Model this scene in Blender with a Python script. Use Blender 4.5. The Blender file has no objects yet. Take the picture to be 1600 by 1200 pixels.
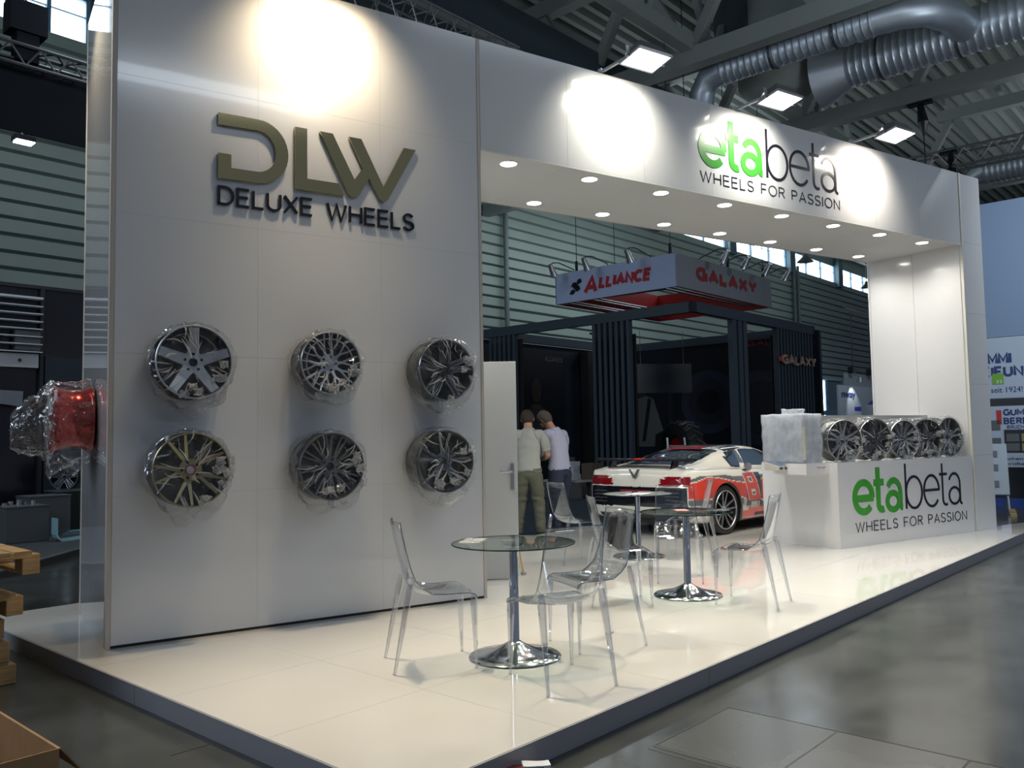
import bpy, bmesh, math, random
from mathutils import Vector, Matrix, noise
from math import sin, cos, pi, radians as R

S = bpy.context.scene
COL = S.collection
random.seed(7)

# ------------------------------------------------------------------ camera
F, PITCH, ROLL, YAW = 1320.0, 0.0638, -0.01772, R(32.886)
fw = Vector((sin(YAW)*cos(PITCH), cos(YAW)*cos(PITCH), sin(PITCH)))
rt0 = Vector((cos(YAW), -sin(YAW), 0)); up0 = rt0.cross(fw)
rt = cos(ROLL)*rt0 + sin(ROLL)*up0; up = -sin(ROLL)*rt0 + cos(ROLL)*up0
cam_d = bpy.data.cameras.new('camera'); cam = bpy.data.objects.new('camera', cam_d); COL.objects.link(cam)
cam_d.sensor_width = 36.0; cam_d.lens = F/1600*36.0; cam_d.clip_end = 300
cam.matrix_world = Matrix(((rt.x, up.x, -fw.x, 0), (rt.y, up.y, -fw.y, 0), (rt.z, up.z, -fw.z, 1.52), (0, 0, 0, 1)))
S.camera = cam

# ------------------------------------------------------------------ world, exposure
W = bpy.data.worlds.new('world'); S.world = W; W.use_nodes = True
bg = W.node_tree.nodes['Background']; bg.inputs[0].default_value = (0.48, 0.59, 0.80, 1); bg.inputs[1].default_value = 0.18
S.view_settings.view_transform = 'Standard'; S.view_settings.look = 'None'
S.view_settings.exposure = 0.0; S.view_settings.gamma = 1.0
S.view_settings.use_curve_mapping = False
try:
    S.cycles.max_bounces = 10; S.cycles.transparent_max_bounces = 24; S.cycles.transmission_bounces = 8
    S.cycles.sample_clamp_indirect = 4.0; S.cycles.caustics_reflective = False; S.cycles.caustics_refractive = False
except Exception: pass
FLOOD_W, DOWN_W, PANE_E, HALL_W = 740.0, 47.0, 5.0, 150.0

# hall axes: u runs along the aisle, v into the hall; the stand's walls are turned 15 degrees from it
HA = R(14.978); UX = Vector((cos(HA), sin(HA), 0)); UY = Vector((-sin(HA), cos(HA), 0))
def H(u, v, z=0.0): return UX*u + UY*v + Vector((0, 0, z))
T = 0.115          # top of the stand platform
YW = 6.5           # front face of the stand's walls

# ------------------------------------------------------------------ materials
MATS = {}
def mat(name, col, rough=0.5, metal=0.0, coat=0.0, spec=0.5, var=0.0, vscale=8.0, bump=0.0, bscale=60.0, emit=None, estr=0.0, aniso=None):
    if name in MATS: return MATS[name]
    m = bpy.data.materials.new(name); m.use_nodes = True; nt = m.node_tree; b = nt.nodes['Principled BSDF']
    b.inputs['Base Color'].default_value = (*col, 1); b.inputs['Roughness'].default_value = rough
    b.inputs['Metallic'].default_value = metal; b.inputs['Coat Weight'].default_value = coat
    b.inputs['Coat Roughness'].default_value = 0.03
    b.inputs['Specular IOR Level'].default_value = spec
    if var > 0 or bump > 0:
        tc = nt.nodes.new('ShaderNodeTexCoord')
        mp = nt.nodes.new('ShaderNodeMapping'); nt.links.new(tc.outputs['Object'], mp.inputs[0])
        if aniso: mp.inputs['Scale'].default_value = aniso
    if var > 0:
        n = nt.nodes.new('ShaderNodeTexNoise'); n.inputs['Scale'].default_value = vscale; n.inputs['Detail'].default_value = 6
        nt.links.new(mp.outputs[0], n.inputs['Vector'])
        mr = nt.nodes.new('ShaderNodeMapRange'); mr.inputs[1].default_value = 0.3; mr.inputs[2].default_value = 0.7
        mr.inputs[3].default_value = 1-var; mr.inputs[4].default_value = 1+var
        nt.links.new(n.outputs[0], mr.inputs[0])
        mx = nt.nodes.new('ShaderNodeVectorMath'); mx.operation = 'MULTIPLY'; mx.inputs[0].default_value = col
        nt.links.new(mr.outputs[0], mx.inputs[1]); nt.links.new(mx.outputs[0], b.inputs['Base Color'])
    if bump > 0:
        n2 = nt.nodes.new('ShaderNodeTexNoise'); n2.inputs['Scale'].default_value = bscale; n2.inputs['Detail'].default_value = 4
        nt.links.new(mp.outputs[0], n2.inputs['Vector'])
        bp = nt.nodes.new('ShaderNodeBump'); bp.inputs['Strength'].default_value = bump; bp.inputs['Distance'].default_value = 0.01
        nt.links.new(n2.outputs[0], bp.inputs['Height']); nt.links.new(bp.outputs[0], b.inputs['Normal'])
    if emit:
        b.inputs['Emission Color'].default_value = (*emit, 1); b.inputs['Emission Strength'].default_value = estr
    MATS[name] = m; return m

def film(name, tint, gloss=0.10, rough=0.08, haze=0.0, bump=0.0, bscale=14.0, edge=0.5, hazecol=(0.9, 0.9, 0.9)):
    """clear sheet plastic: see-through, glossy by the angle it is seen at, optional milky share and crinkle relief"""
    if name in MATS: return MATS[name]
    m = bpy.data.materials.new(name); m.use_nodes = True; nt = m.node_tree; N = nt.nodes; L = nt.links
    N.remove(N['Principled BSDF']); out = N['Material Output']
    tr = N.new('ShaderNodeBsdfTransparent'); tr.inputs[0].default_value = (*tint, 1)
    gl = N.new('ShaderNodeBsdfGlossy'); gl.inputs['Roughness'].default_value = rough; gl.inputs[0].default_value = (1, 1, 1, 1)
    lw = N.new('ShaderNodeLayerWeight'); lw.inputs['Blend'].default_value = edge
    mr = N.new('ShaderNodeMapRange'); mr.inputs[3].default_value = gloss; mr.inputs[4].default_value = min(1, gloss+0.75)
    pw = N.new('ShaderNodeMath'); pw.operation = 'POWER'; pw.inputs[1].default_value = 2.5
    L.new(lw.outputs['Facing'], pw.inputs[0]); L.new(pw.outputs[0], mr.inputs[0])
    mx = N.new('ShaderNodeMixShader'); L.new(mr.outputs[0], mx.inputs[0]); L.new(tr.outputs[0], mx.inputs[1]); L.new(gl.outputs[0], mx.inputs[2])
    last = mx
    if haze > 0:
        df = N.new('ShaderNodeBsdfDiffuse'); df.inputs[0].default_value = (*hazecol, 1)
        tl = N.new('ShaderNodeBsdfTranslucent'); tl.inputs[0].default_value = (*hazecol, 1)
        ad = N.new('ShaderNodeMixShader'); ad.inputs[0].default_value = 0.4; L.new(df.outputs[0], ad.inputs[1]); L.new(tl.outputs[0], ad.inputs[2])
        m2 = N.new('ShaderNodeMixShader'); L.new(mx.outputs[0], m2.inputs[1]); L.new(ad.outputs[0], m2.inputs[2]); last = m2
        tc = N.new('ShaderNodeTexCoord'); nz = N.new('ShaderNodeTexNoise'); nz.inputs['Scale'].default_value = 9; nz.inputs['Detail'].default_value = 5
        L.new(tc.outputs['Object'], nz.inputs['Vector'])
        r2 = N.new('ShaderNodeMapRange'); r2.inputs[1].default_value = 0.35; r2.inputs[2].default_value = 0.75; r2.inputs[3].default_value = haze*0.75; r2.inputs[4].default_value = haze*1.3
        L.new(nz.outputs[0], r2.inputs[0]); L.new(r2.outputs[0], m2.inputs[0])
    if bump > 0:
        tc = N.new('ShaderNodeTexCoord'); vo = N.new('ShaderNodeTexVoronoi'); vo.inputs['Scale'].default_value = bscale
        nz = N.new('ShaderNodeTexNoise'); nz.inputs['Scale'].default_value = bscale*0.4; nz.inputs['Detail'].default_value = 3
        va = N.new('ShaderNodeVectorMath'); va.operation = 'ADD'
        L.new(tc.outputs['Object'], nz.inputs['Vector']); L.new(tc.outputs['Object'], va.inputs[0]); L.new(nz.outputs['Color'], va.inputs[1]); L.new(va.outputs[0], vo.inputs['Vector'])
        bp = N.new('ShaderNodeBump'); bp.inputs['Strength'].default_value = bump; bp.inputs['Distance'].default_value = 0.03
        L.new(vo.outputs['Distance'], bp.inputs['Height']); L.new(bp.outputs[0], gl.inputs['Normal'])
    L.new(last.outputs[0], out.inputs[0]); MATS[name] = m; return m

def emis(name, col, s):
    if name in MATS: return MATS[name]
    m = bpy.data.materials.new(name); m.use_nodes = True; N = m.node_tree.nodes; N.remove(N['Principled BSDF'])
    e = N.new('ShaderNodeEmission'); e.inputs[0].default_value = (*col, 1); e.inputs[1].default_value = s
    m.node_tree.links.new(e.outputs[0], N['Material Output'].inputs[0]); MATS[name] = m; return m

white = mat('white_gloss_panel', (0.84, 0.84, 0.85), 0.14, spec=0.9, coat=0.4)
mirrorw = mat('white_mirror_panel', (0.70, 0.72, 0.75), 0.03, spec=0.9, coat=1.0)
whitem = mat('white_matt', (0.88, 0.88, 0.86), 0.45)
trimm = mat('warm_trim', (0.62, 0.56, 0.50), 0.35)
deckm = mat('deck_gloss', (0.79, 0.77, 0.725), 0.035, spec=0.55, coat=0.5, var=0.015, vscale=1.5)
fascm = mat('fascia_grey', (0.30, 0.30, 0.335), 0.4)
chrome = mat('chrome', (0.88, 0.89, 0.91), 0.09, 1.0)
steel = mat('brushed_steel', (0.52, 0.53, 0.55), 0.32, 1.0)
dsteel = mat('dark_steel', (0.11, 0.12, 0.13), 0.4, 0.6)
gold = mat('bronze_mirror', (0.78, 0.63, 0.31), 0.06, 1.0)
black = mat('black_gloss', (0.012, 0.012, 0.018), 0.18)
blackm = mat('black_matt', (0.012, 0.012, 0.014), 0.6)
blackc = mat('black_cloth', (0.004, 0.005, 0.007), 0.9, spec=0.08)
navy = mat('navy_black', (0.010, 0.018, 0.030), 0.5)
slate = mat('slate_blue_frame', (0.045, 0.065, 0.085), 0.5)
green = mat('logo_green', (0.05, 0.30, 0.035), 0.3)
ink = mat('logo_ink', (0.016, 0.014, 0.028), 0.3)
redm = mat('sign_red', (0.55, 0.03, 0.03), 0.45)
wood = mat('pallet_wood', (0.42, 0.27, 0.12), 0.75, var=0.35, vscale=5, bump=0.3, bscale=30, aniso=(1, 6, 6))
woodd = mat('pallet_wood_dark', (0.20, 0.13, 0.07), 0.8, var=0.35, vscale=5, bump=0.3, bscale=30, aniso=(1, 6, 6))
card = mat('cardboard', (0.34, 0.21, 0.10), 0.8, var=0.08)
clear = film('clear_polycarbonate', (0.965, 0.975, 0.985), 0.09, 0.04, edge=0.5)
clearleg = film('clear_polycarbonate_solid', (0.90, 0.915, 0.94), 0.22, 0.06, edge=0.55)
glassm = film('table_glass', (0.88, 0.94, 0.91), 0.10, 0.01, edge=0.35)
glassedge = mat('glass_edge', (0.02, 0.05, 0.045), 0.1)
bagm = film('bag_film', (0.965, 0.965, 0.965), 0.035, 0.10, haze=0.025, bump=1.0, bscale=8, edge=0.42)
foldglint = film('bag_fold', (0.85, 0.85, 0.84), 0.30, 0.12, haze=0.5, bump=0.6, bscale=20, edge=0.5)  # whitish tone paints highlights onto the bag folds
bagm2 = film('bag_film_milky', (0.85, 0.87, 0.90), 0.08, 0.2, haze=0.62, bump=0.4, bscale=5, edge=0.4, hazecol=(0.80, 0.83, 0.88))
tyre = mat('tyre_rubber', (0.014, 0.014, 0.015), 0.7)

# ------------------------------------------------------------------ mesh helpers
class MB:
    def __init__(s, M=None): s.v = []; s.f = []; s.M = M
    def add(s, vs, fs, M=None):
        o = len(s.v); MM = M if M is not None else s.M
        s.v += [tuple(MM @ Vector(p)) if MM is not None else tuple(p) for p in vs]
        s.f += [tuple(i+o for i in f) for f in fs]; return s
    def box(s, a, b, M=None):
        x0, y0, z0 = a; x1, y1, z1 = b
        return s.add([(x0,y0,z0),(x1,y0,z0),(x1,y1,z0),(x0,y1,z0),(x0,y0,z1),(x1,y0,z1),(x1,y1,z1),(x0,y1,z1)],
              [(0,3,2,1),(4,5,6,7),(0,1,5,4),(1,2,6,5),(2,3,7,6),(3,0,4,7)], M)
    def tbox(s, a, b, ta, tb, z0, z1):   # tapered box: (x,y) extents a..b at z0 and ta..tb at z1
        vs = [(a[0],a[1],z0),(b[0],a[1],z0),(b[0],b[1],z0),(a[0],b[1],z0),(ta[0],ta[1],z1),(tb[0],ta[1],z1),(tb[0],tb[1],z1),(ta[0],tb[1],z1)]
        return s.add(vs, [(0,3,2,1),(4,5,6,7),(0,1,5,4),(1,2,6,5),(2,3,7,6),(3,0,4,7)])
    def bar(s, p, q, w, h=None, up=(0,0,1)):
        p = Vector(p); q = Vector(q); h = h or w; d = (q-p).normalized(); u = Vector(up)
        if abs(d.dot(u)) > 0.99: u = Vector((1,0,0))
        r = d.cross(u).normalized(); u = r.cross(d)
        vs = [e + r*a*w/2 + u*b*h/2 for e in (p, q) for a, b in ((-1,-1),(1,-1),(1,1),(-1,1))]
        return s.add(vs, [(0,1,2,3),(7,6,5,4),(0,4,5,1),(1,5,6,2),(2,6,7,3),(3,7,4,0)])
    def tube(s, pts, r, n=8, cap=True, closed=False):
        pts = [Vector(p) for p in pts]; rs = r if isinstance(r, (list, tuple)) else [r]*len(pts); o = len(s.v); k = len(pts); prev = None
        vs = []; fs = []
        for i, p in enumerate(pts):
            if closed: d = (pts[(i+1) % k]-pts[i-1]).normalized()
            else: d = (pts[min(i+1, k-1)]-pts[max(i-1, 0)]).normalized()
            if prev is None:
                u = Vector((0,0,1)) if abs(d.z) < 0.9 else Vector((1,0,0)); a = d.cross(u).normalized()
            else: a = (prev - d*prev.dot(d)).normalized()
            prev = a; b = d.cross(a)
            for j in range(n):
                t = 2*pi*j/n; vs.append(p + (a*cos(t)+b*sin(t))*rs[i])
        m = k if closed else k-1
        for i in range(m):
            for j in range(n):
                i2 = (i+1) % k; fs.append((i*n+j, i*n+(j+1) % n, i2*n+(j+1) % n, i2*n+j))
        if cap and not closed: fs += [tuple(range(n-1,-1,-1)), tuple((k-1)*n+j for j in range(n))]
        return s.add(vs, fs)
    def cyl(s, p, q, r, n=16, r2=None): return s.tube([p, q], [r, r2 if r2 is not None else r], n)
    def lathe(s, prof, n=32, M=None, closed=False, a0=0, a1=2*pi):
        vs = []; fs = []; full = abs(a1-a0-2*pi) < 1e-6; m = n if full else n+1
        for i in range(m):
            t = a0+(a1-a0)*i/n
            for r, z in prof: vs.append((r*cos(t), r*sin(t), z))
        k = len(prof)
        for i in range(n):
            i2 = (i+1) % m
            for j in range(k if closed else k-1):
                j2 = (j+1) % k; fs.append((i*k+j, i2*k+j, i2*k+j2, i*k+j2))
        return s.add(vs, fs, M)
    def prism(s, poly, a, b, ax='y', M=None):   # poly in (x,z) extruded a..b along y, or (x,y) along z, or (y,z) along x
        n = len(poly)
        def P(p, t): return (p[0], t, p[1]) if ax == 'y' else ((p[0], p[1], t) if ax == 'z' else (t, p[0], p[1]))
        vs = [P(p, a) for p in poly]+[P(p, b) for p in poly]
        return s.add(vs, [tuple(range(n)), tuple(range(2*n-1, n-1, -1))]+[(i, i+n, (i+1) % n+n, (i+1) % n) for i in range(n)], M)
    def ribbon(s, pts, w, a, b, closed=False, ax='y', M=None):   # stroke of width w along (x,z) points, extruded
        P = [Vector(p) for p in pts]; k = len(P); Lf = []; Rt = []
        for i in range(k):
            if closed: d0 = (P[i]-P[i-1]).normalized(); d1 = (P[(i+1) % k]-P[i]).normalized()
            else:
                d1 = (P[min(i+1,k-1)]-P[min(i,k-2)]).normalized(); d0 = (P[max(i,1)]-P[max(i-1,0)]).normalized()
            n0 = Vector((-d0.y, d0.x)); n1 = Vector((-d1.y, d1.x)); m = n0+n1
            m = n0 if m.length < 1e-6 else m.normalized(); c = max(0.72, m.dot(n0)); Lf.append(P[i]+m*w/2/c); Rt.append(P[i]-m*w/2/c)
        seg = k if closed else k-1; vs = []; fs = []
        for i in range(k):
            for q in (Lf[i], Rt[i]):
                for t in (a, b): vs.append((q.x, t, q.y) if ax == 'y' else (q.x, q.y, t))
        for i in range(seg):
            j = (i+1) % k; A, B = i*4, j*4
            fs += [(A, B, B+2, A+2), (A+1, A+3, B+3, B+1), (A, A+1, B+1, B), (A+2, B+2, B+3, A+3)]
        if not closed: fs += [(0, 2, 3, 1), ((k-1)*4, (k-1)*4+1, (k-1)*4+3, (k-1)*4+2)]
        return s.add(vs, fs, M)
    def mesh(s, name, m=None, smooth=False, fix=True):
        me = bpy.data.meshes.new(name); me.from_pydata(s.v, [], s.f)
        if fix:
            b = bmesh.new(); b.from_mesh(me); bmesh.ops.recalc_face_normals(b, faces=b.faces); b.to_mesh(me); b.free()
        if m: me.materials.append(m)
        if smooth: smooth_by_angle(me, smooth if not isinstance(smooth, bool) else 40)
        me.update(); return me
    def build(s, name, m, parent=None, smooth=False, label=None, loc=None, bevel=0, fix=True):
        return link(name, s.mesh(name, m, smooth, fix), parent, label, loc, bevel)

def smooth_by_angle(me, deg):
    me.polygons.foreach_set('use_smooth', [True]*len(me.polygons))
    b = bmesh.new(); b.from_mesh(me)
    for e in b.edges:
        if len(e.link_faces) == 2: e.smooth = e.calc_face_angle(0) < R(deg)
    b.to_mesh(me); b.free()

def link(name, me, parent=None, label=None, loc=None, bevel=0, rot=None):
    o = bpy.data.objects.new(name, me); COL.objects.link(o)
    if parent: o.parent = parent
    if label: o['label'] = label
    if loc is not None: o.location = loc
    if rot is not None: o.rotation_euler = rot
    if bevel:
        md = o.modifiers.new('bevel', 'BEVEL'); md.width = bevel; md.segments = 2; md.limit_method = 'ANGLE'; md.angle_limit = R(40)
    return o
def thing(name, label, cat, loc=(0,0,0), rz=0, group=None, rot=None):
    o = bpy.data.objects.new(name, None); COL.objects.link(o); o.location = loc; o.empty_display_size = 0.1
    o.rotation_euler = rot if rot is not None else (0, 0, rz); o['label'] = label; o['category'] = cat
    if group: o['group'] = group
    return o
def tag(o, label, cat, group=None, kind=None):
    o['label'] = label; o['category'] = cat
    if group: o['group'] = group
    if kind: o['kind'] = kind
    return o
def struct(o, label=None):
    o['kind'] = 'structure'
    if label: o['label'] = label
    return o
def copy_tree(o, parent=None, loc=None, rz=None, label=None, group=None):
    c = o.copy(); COL.objects.link(c)
    if parent is not None: c.parent = parent
    for ch in list(o.children): copy_tree(ch, c)
    if loc is not None: c.location = loc
    if rz is not None: c.rotation_euler = (0, 0, rz)
    if label: c['label'] = label
    if group: c['group'] = group
    return c
def face_dir(rz): return Matrix.Rotation(rz, 4, 'Z')

# ------------------------------------------------------------------ lettering
def arc(cx, cy, rx, ry, a0, a1, n=10): return [(cx+rx*cos(R(a0+(a1-a0)*i/n)), cy+ry*sin(R(a0+(a1-a0)*i/n))) for i in range(n+1)]
def ell(cx, cy, rx, ry, n=28): return [(cx+rx*cos(2*pi*i/n), cy+ry*sin(2*pi*i/n)) for i in range(n)]
GL = {
 'A': (.78, [[(0,0),(.39,1),(.78,0)], [(.13,.33),(.65,.33)]]), 'C': (.78, [arc(.42,.5,.42,.5,45,315,16)]),
 'D': (.74, [[(.0,0),(0,1),(.3,1)]+arc(.3,.5,.44,.5,80,-80,12)+[(.3,0),(0,0),(0,.03)]]),
 'E': (.60, [[(.6,1),(0,1),(0,0),(.6,0)], [(0,.52),(.55,.52)]]), 'F': (.56, [[(.56,1),(0,1),(0,0)], [(0,.5),(.5,.5)]]),
 'G': (.82, [arc(.42,.5,.42,.5,45,300,16)+[(.80,.08),(.80,.47),(.5,.47)]]), 'H': (.70, [[(0,0),(0,1)], [(.7,0),(.7,1)], [(0,.5),(.7,.5)]]),
 'M': (.86, [[(0,0),(0,1),(.43,.25),(.86,1),(.86,0)]]), 'B': (.62, [[(0,0),(0,1),(.3,1)]+arc(.33,.76,.25,.24,80,-80,8)+[(.3,.52)]+arc(.34,.26,.28,.26,80,-80,8)+[(.3,0),(0,0),(0,.03)], [(0,.52),(.3,.52)]]), 'T': (.66, [[(0,1),(.66,1)], [(.33,1),(.33,0)]]),
 'I': (.02, [[(.01,0),(.01,1)]]), 'L': (.54, [[(0,1),(0,0),(.54,0)]]), 'N': (.70, [[(0,0),(0,1),(.7,0),(.7,1)]]),
 'O': (.90, [('c', ell(.45,.5,.45,.5))]), 'P': (.60, [[(0,0),(0,1),(.3,1)]+arc(.33,.75,.27,.25,80,-80,8)+[(.3,.5),(0,.5)]]),
 'R': (.62, [[(0,0),(0,1),(.3,1)]+arc(.33,.76,.27,.24,80,-80,8)+[(.3,.52),(0,.52)], [(.3,.52),(.62,0)]]),
 'S': (.62, [arc(.31,.75,.29,.25,25,270,12)[:-1]+arc(.31,.25,.31,.25,90,-160,12)]), 'U': (.70, [[(0,1)]+arc(.35,.33,.35,.33,180,360,12)+[(.7,1)]]),
 'W': (1.1, [[(0,1),(.28,0),(.55,1),(.82,0),(1.1,1)]]), 'X': (.72, [[(0,0),(.72,1)], [(0,1),(.72,0)]]), 'Y': (.72, [[(0,1),(.36,.45),(.72,1)], [(.36,.45),(.36,0)]]),
}
def word(text, x0, x1, z0, z1, w, y0, y1, m, parent, gap=.22, space=.5, shear=0.0, part='letter', M=None):
    """stroke-drawn capitals between x0..x1 and z0..z1, one part for each letter"""
    adv = 0; pos = []
    for ch in text:
        if ch == ' ': adv += space; continue
        pos.append((ch, adv)); adv += GL[ch][0]+gap
    adv -= gap; hh = z1-z0-w; sx = (x1-x0-w)/adv; obs = []
    for ch, a in pos:
        mb = MB(M)
        for si, st in enumerate(GL[ch][1]):
            cl = isinstance(st, tuple); st = st[1] if cl else st
            pts = [(x0+w/2+(a+p[0])*sx+shear*p[1]*hh, z0+w/2+p[1]*hh) for p in st]
            mb.ribbon(pts, w, y0-.0004*si, y1, closed=cl)
        obs.append(mb.build(part, m, parent))
    return obs

def text_part(body, x0, x1, z0, z1, y, m, parent, bold=0.0, ext=0.002, name='lettering', shear=0.0, rz=0.0):
    """flat lettering from the built-in font, fitted into x0..x1, z0..z1 at depth y (in the parent's frame)"""
    cu = bpy.data.curves.new('t', 'FONT'); cu.body = body; cu.size = 1; cu.extrude = 0.01; cu.offset = bold; cu.shear = shear; cu.resolution_u = 3
    ob = bpy.data.objects.new('t', cu); COL.objects.link(ob); dg = bpy.context.evaluated_depsgraph_get()
    me = bpy.data.meshes.new_from_object(ob.evaluated_get(dg)); bpy.data.objects.remove(ob); bpy.data.curves.remove(cu)
    xs = [v.co.x for v in me.vertices]; ys = [v.co.y for v in me.vertices]; ax, bx, ay, by = min(xs), max(xs), min(ys), max(ys)
    for v in me.vertices:
        x, yy, zz = v.co
        v.co = (x0+(x-ax)/(bx-ax)*(x1-x0), y-(ext if zz > 0 else 0), z0+(yy-ay)/(by-ay)*(z1-z0))
    me.materials.clear(); me.materials.append(m); me.name = name
    b = bmesh.new(); b.from_mesh(me); bmesh.ops.recalc_face_normals(b, faces=b.faces); b.to_mesh(me); b.free()
    return link(name, me, parent)

def clip(poly, a, b):      # keep what lies left of the line a->b
    out = []; n = len(poly)
    def sd(p): return (b[0]-a[0])*(p[1]-a[1])-(b[1]-a[1])*(p[0]-a[0])
    for i in range(n):
        p, q = poly[i], poly[(i+1) % n]; sp, sq = sd(p), sd(q)
        if sp >= 0: out.append(p)
        if (sp >= 0) != (sq >= 0):
            t = sp/(sp-sq); out.append((p[0]+(q[0]-p[0])*t, p[1]+(q[1]-p[1])*t))
    return out
def spot(name, loc, target, power, cone, blend=0.4, col=(1, 0.95, 0.86), rad=0.05, parent=None):
    l = bpy.data.lights.new(name, 'SPOT'); l.energy = power; l.spot_size = R(cone); l.spot_blend = blend; l.color = col; l.shadow_soft_size = rad
    o = bpy.data.objects.new(name, l); COL.objects.link(o); o.location = loc
    o.rotation_euler = (Vector(target)-Vector(loc)).to_track_quat('-Z', 'Y').to_euler()
    if parent: o.parent = parent
    return o
def area(name, loc, target, power, sx, sy, col=(1,1,1), spread=180, parent=None):
    l = bpy.data.lights.new(name, 'AREA'); l.shape = 'RECTANGLE'; l.size = sx; l.size_y = sy; l.energy = power; l.color = col; l.spread = R(spread)
    o = bpy.data.objects.new(name, l); COL.objects.link(o); o.location = loc
    o.rotation_euler = (Vector(target)-Vector(loc)).to_track_quat('-Z', 'Y').to_euler()
    if parent: o.parent = parent
    return o
# ================================================================== the hall
HU = face_dir(HA)            # hall frame matrix
floorm = mat('hall_floor', (0.054, 0.058, 0.055), 0.30, spec=0.5, var=0.30, vscale=2.2)
def tune_floor():
    nt = floorm.node_tree; b = nt.nodes['Principled BSDF']; tc = nt.nodes.new('ShaderNodeTexCoord')
    n = nt.nodes.new('ShaderNodeTexNoise'); n.inputs['Scale'].default_value = 1.6; n.inputs['Detail'].default_value = 8
    mp = nt.nodes.new('ShaderNodeMapping'); mp.inputs['Scale'].default_value = (1, 1.6, 1); nt.links.new(tc.outputs['Object'], mp.inputs[0]); nt.links.new(mp.outputs[0], n.inputs['Vector'])
    r = nt.nodes.new('ShaderNodeMapRange'); r.inputs[1].default_value = .3; r.inputs[2].default_value = .7; r.inputs[3].default_value = .13; r.inputs[4].default_value = .27
    nt.links.new(n.outputs[0], r.inputs[0]); nt.links.new(r.outputs[0], b.inputs['Roughness'])
tune_floor()
mb = MB(HU); mb.box((-14, -14, -0.2), (75, 22.3, 0))
struct(mb.build('floor', floorm), 'dark grey worn hall floor with channel covers')
fl = bpy.data.objects['floor']
# steel channel covers let into the floor: dark joints and cover plates
jm = mat('joint_dark', (0.012, 0.012, 0.014), 0.6); platem = mat('cover_plate', (0.068, 0.072, 0.070), 0.24, var=0.15, vscale=2)
for (u0, v0, u1, v1, w) in [(3.60,2.36,4.36,2.36,.008), (3.60,2.36,3.60,-1.0,.020), (3.55,2.36,3.55,-1.0,.010), (4.36,2.36,4.36,-1.0,.004),
                            (3.60,1.75,4.36,1.75,.010), (3.60,1.14,4.36,1.14,.008), (3.60,.55,4.36,.55,.008), (2.0,4.1,2.2,4.1,.006)]:
    j = MB(HU)
    if abs(u1-u0) > abs(v1-v0): j.box((u0, v0-w/2, -.01), (u1, v0+w/2, 0.0012))
    else: j.box((u0-w/2, min(v0,v1), -.01), (u0+w/2, max(v0,v1), 0.0012))
    j.build('joint', jm, fl)
for va, vb in ((2.35, 1.755), (1.745, 1.145), (1.135, .555)):
    p = MB(HU); p.box((3.615, vb, -.01), (4.35, va, 0.0008)); p.build('cover_plate', platem, fl)

# rear hall wall: horizontal cladding ribs, window band above
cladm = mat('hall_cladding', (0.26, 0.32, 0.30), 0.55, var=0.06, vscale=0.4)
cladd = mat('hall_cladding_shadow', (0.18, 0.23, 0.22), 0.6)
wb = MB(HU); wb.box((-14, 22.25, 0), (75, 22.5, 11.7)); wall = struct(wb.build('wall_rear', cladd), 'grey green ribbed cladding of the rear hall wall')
z = 0.05; k = 0
while z < 11.6:
    r = MB(HU); h = 0.355
    r.add([(-14,22.25,z),(75,22.25,z),(75,22.10,z+.05),(-14,22.10,z+.05),(75,22.10,z+h),(-14,22.10,z+h),(75,22.25,z+h+.03),(-14,22.25,z+h+.03)],
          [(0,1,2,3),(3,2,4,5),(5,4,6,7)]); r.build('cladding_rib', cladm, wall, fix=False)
    z += 0.40 if k % 3 else 0.42; k += 1
panem = emis('window_daylight', (0.80, 0.92, 1.0), PANE_E)
frm = mat('window_frame_blue', (0.10, 0.22, 0.34), 0.4)
topw = MB(HU); topw.box((-14, 22.2, 13.0), (75, 22.5, 14.6)); topw.build('lintel', cladm, wall)
def bay(i, u0, u1, n):
    w = bpy.data.objects.new('window_%d' % i, None); COL.objects.link(w); struct(w, 'tall bright hall window above the ribbed cladding')
    f = MB(HU); f.box((u0, 22.15, 11.7), (u1, 22.35, 11.78)); f.box((u0, 22.15, 12.93), (u1, 22.35, 13.0))
    for q in range(n+1):
        uu = u0+(u1-u0)*q/n; f.box((uu-.05, 22.15, 11.7), (uu+.05, 22.35, 13.0))
    f.box((u0, 22.2, 12.5), (u1, 22.3, 12.53)); f.build('window_frame', frm, w)
    for q in range(n):
        a = u0+(u1-u0)*q/n+.05; b = u0+(u1-u0)*(q+1)/n-.05
        p = MB(HU); p.box((a, 22.26, 11.78), (b, 22.29, 12.93)); p.build('pane', panem, w)
bay(1, 1.9, 8.45, 7)
i = 2
for u0 in (27.45, 35.25, 43.05, 50.85, 58.65, 66.45): bay(i, u0, u0+7.05, 3); i += 1
pil = MB(HU)
for u0 in (11.0, 26.7, 34.5, 42.3, 50.1, 57.9, 65.7): pil.box((u0, 21.85, 11.5), (u0+.75, 22.2, 13.6))
pil.build('pilaster', mat('pilaster_teal', (0.07, 0.13, 0.16), 0.5), wall)
fillw = MB(HU); fillw.box((8.45, 22.2, 11.6), (27.45, 22.45, 13.1)); fillw.box((-14, 22.2, 11.6), (1.9, 22.45, 13.1)); fillw.build('upper_wall', mat('upper_wall_dark', (.06,.08,.09), .6), wall)
dp = MB(HU)
for u0 in (24.0, 50.6, 51.2): dp.tube([(u0, 21.9, 0), (u0, 21.9, 12)], .10, 10)
dp.build('downpipe', mat('pipe_grey', (0.13, 0.17, 0.18), 0.5), wall)
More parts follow.
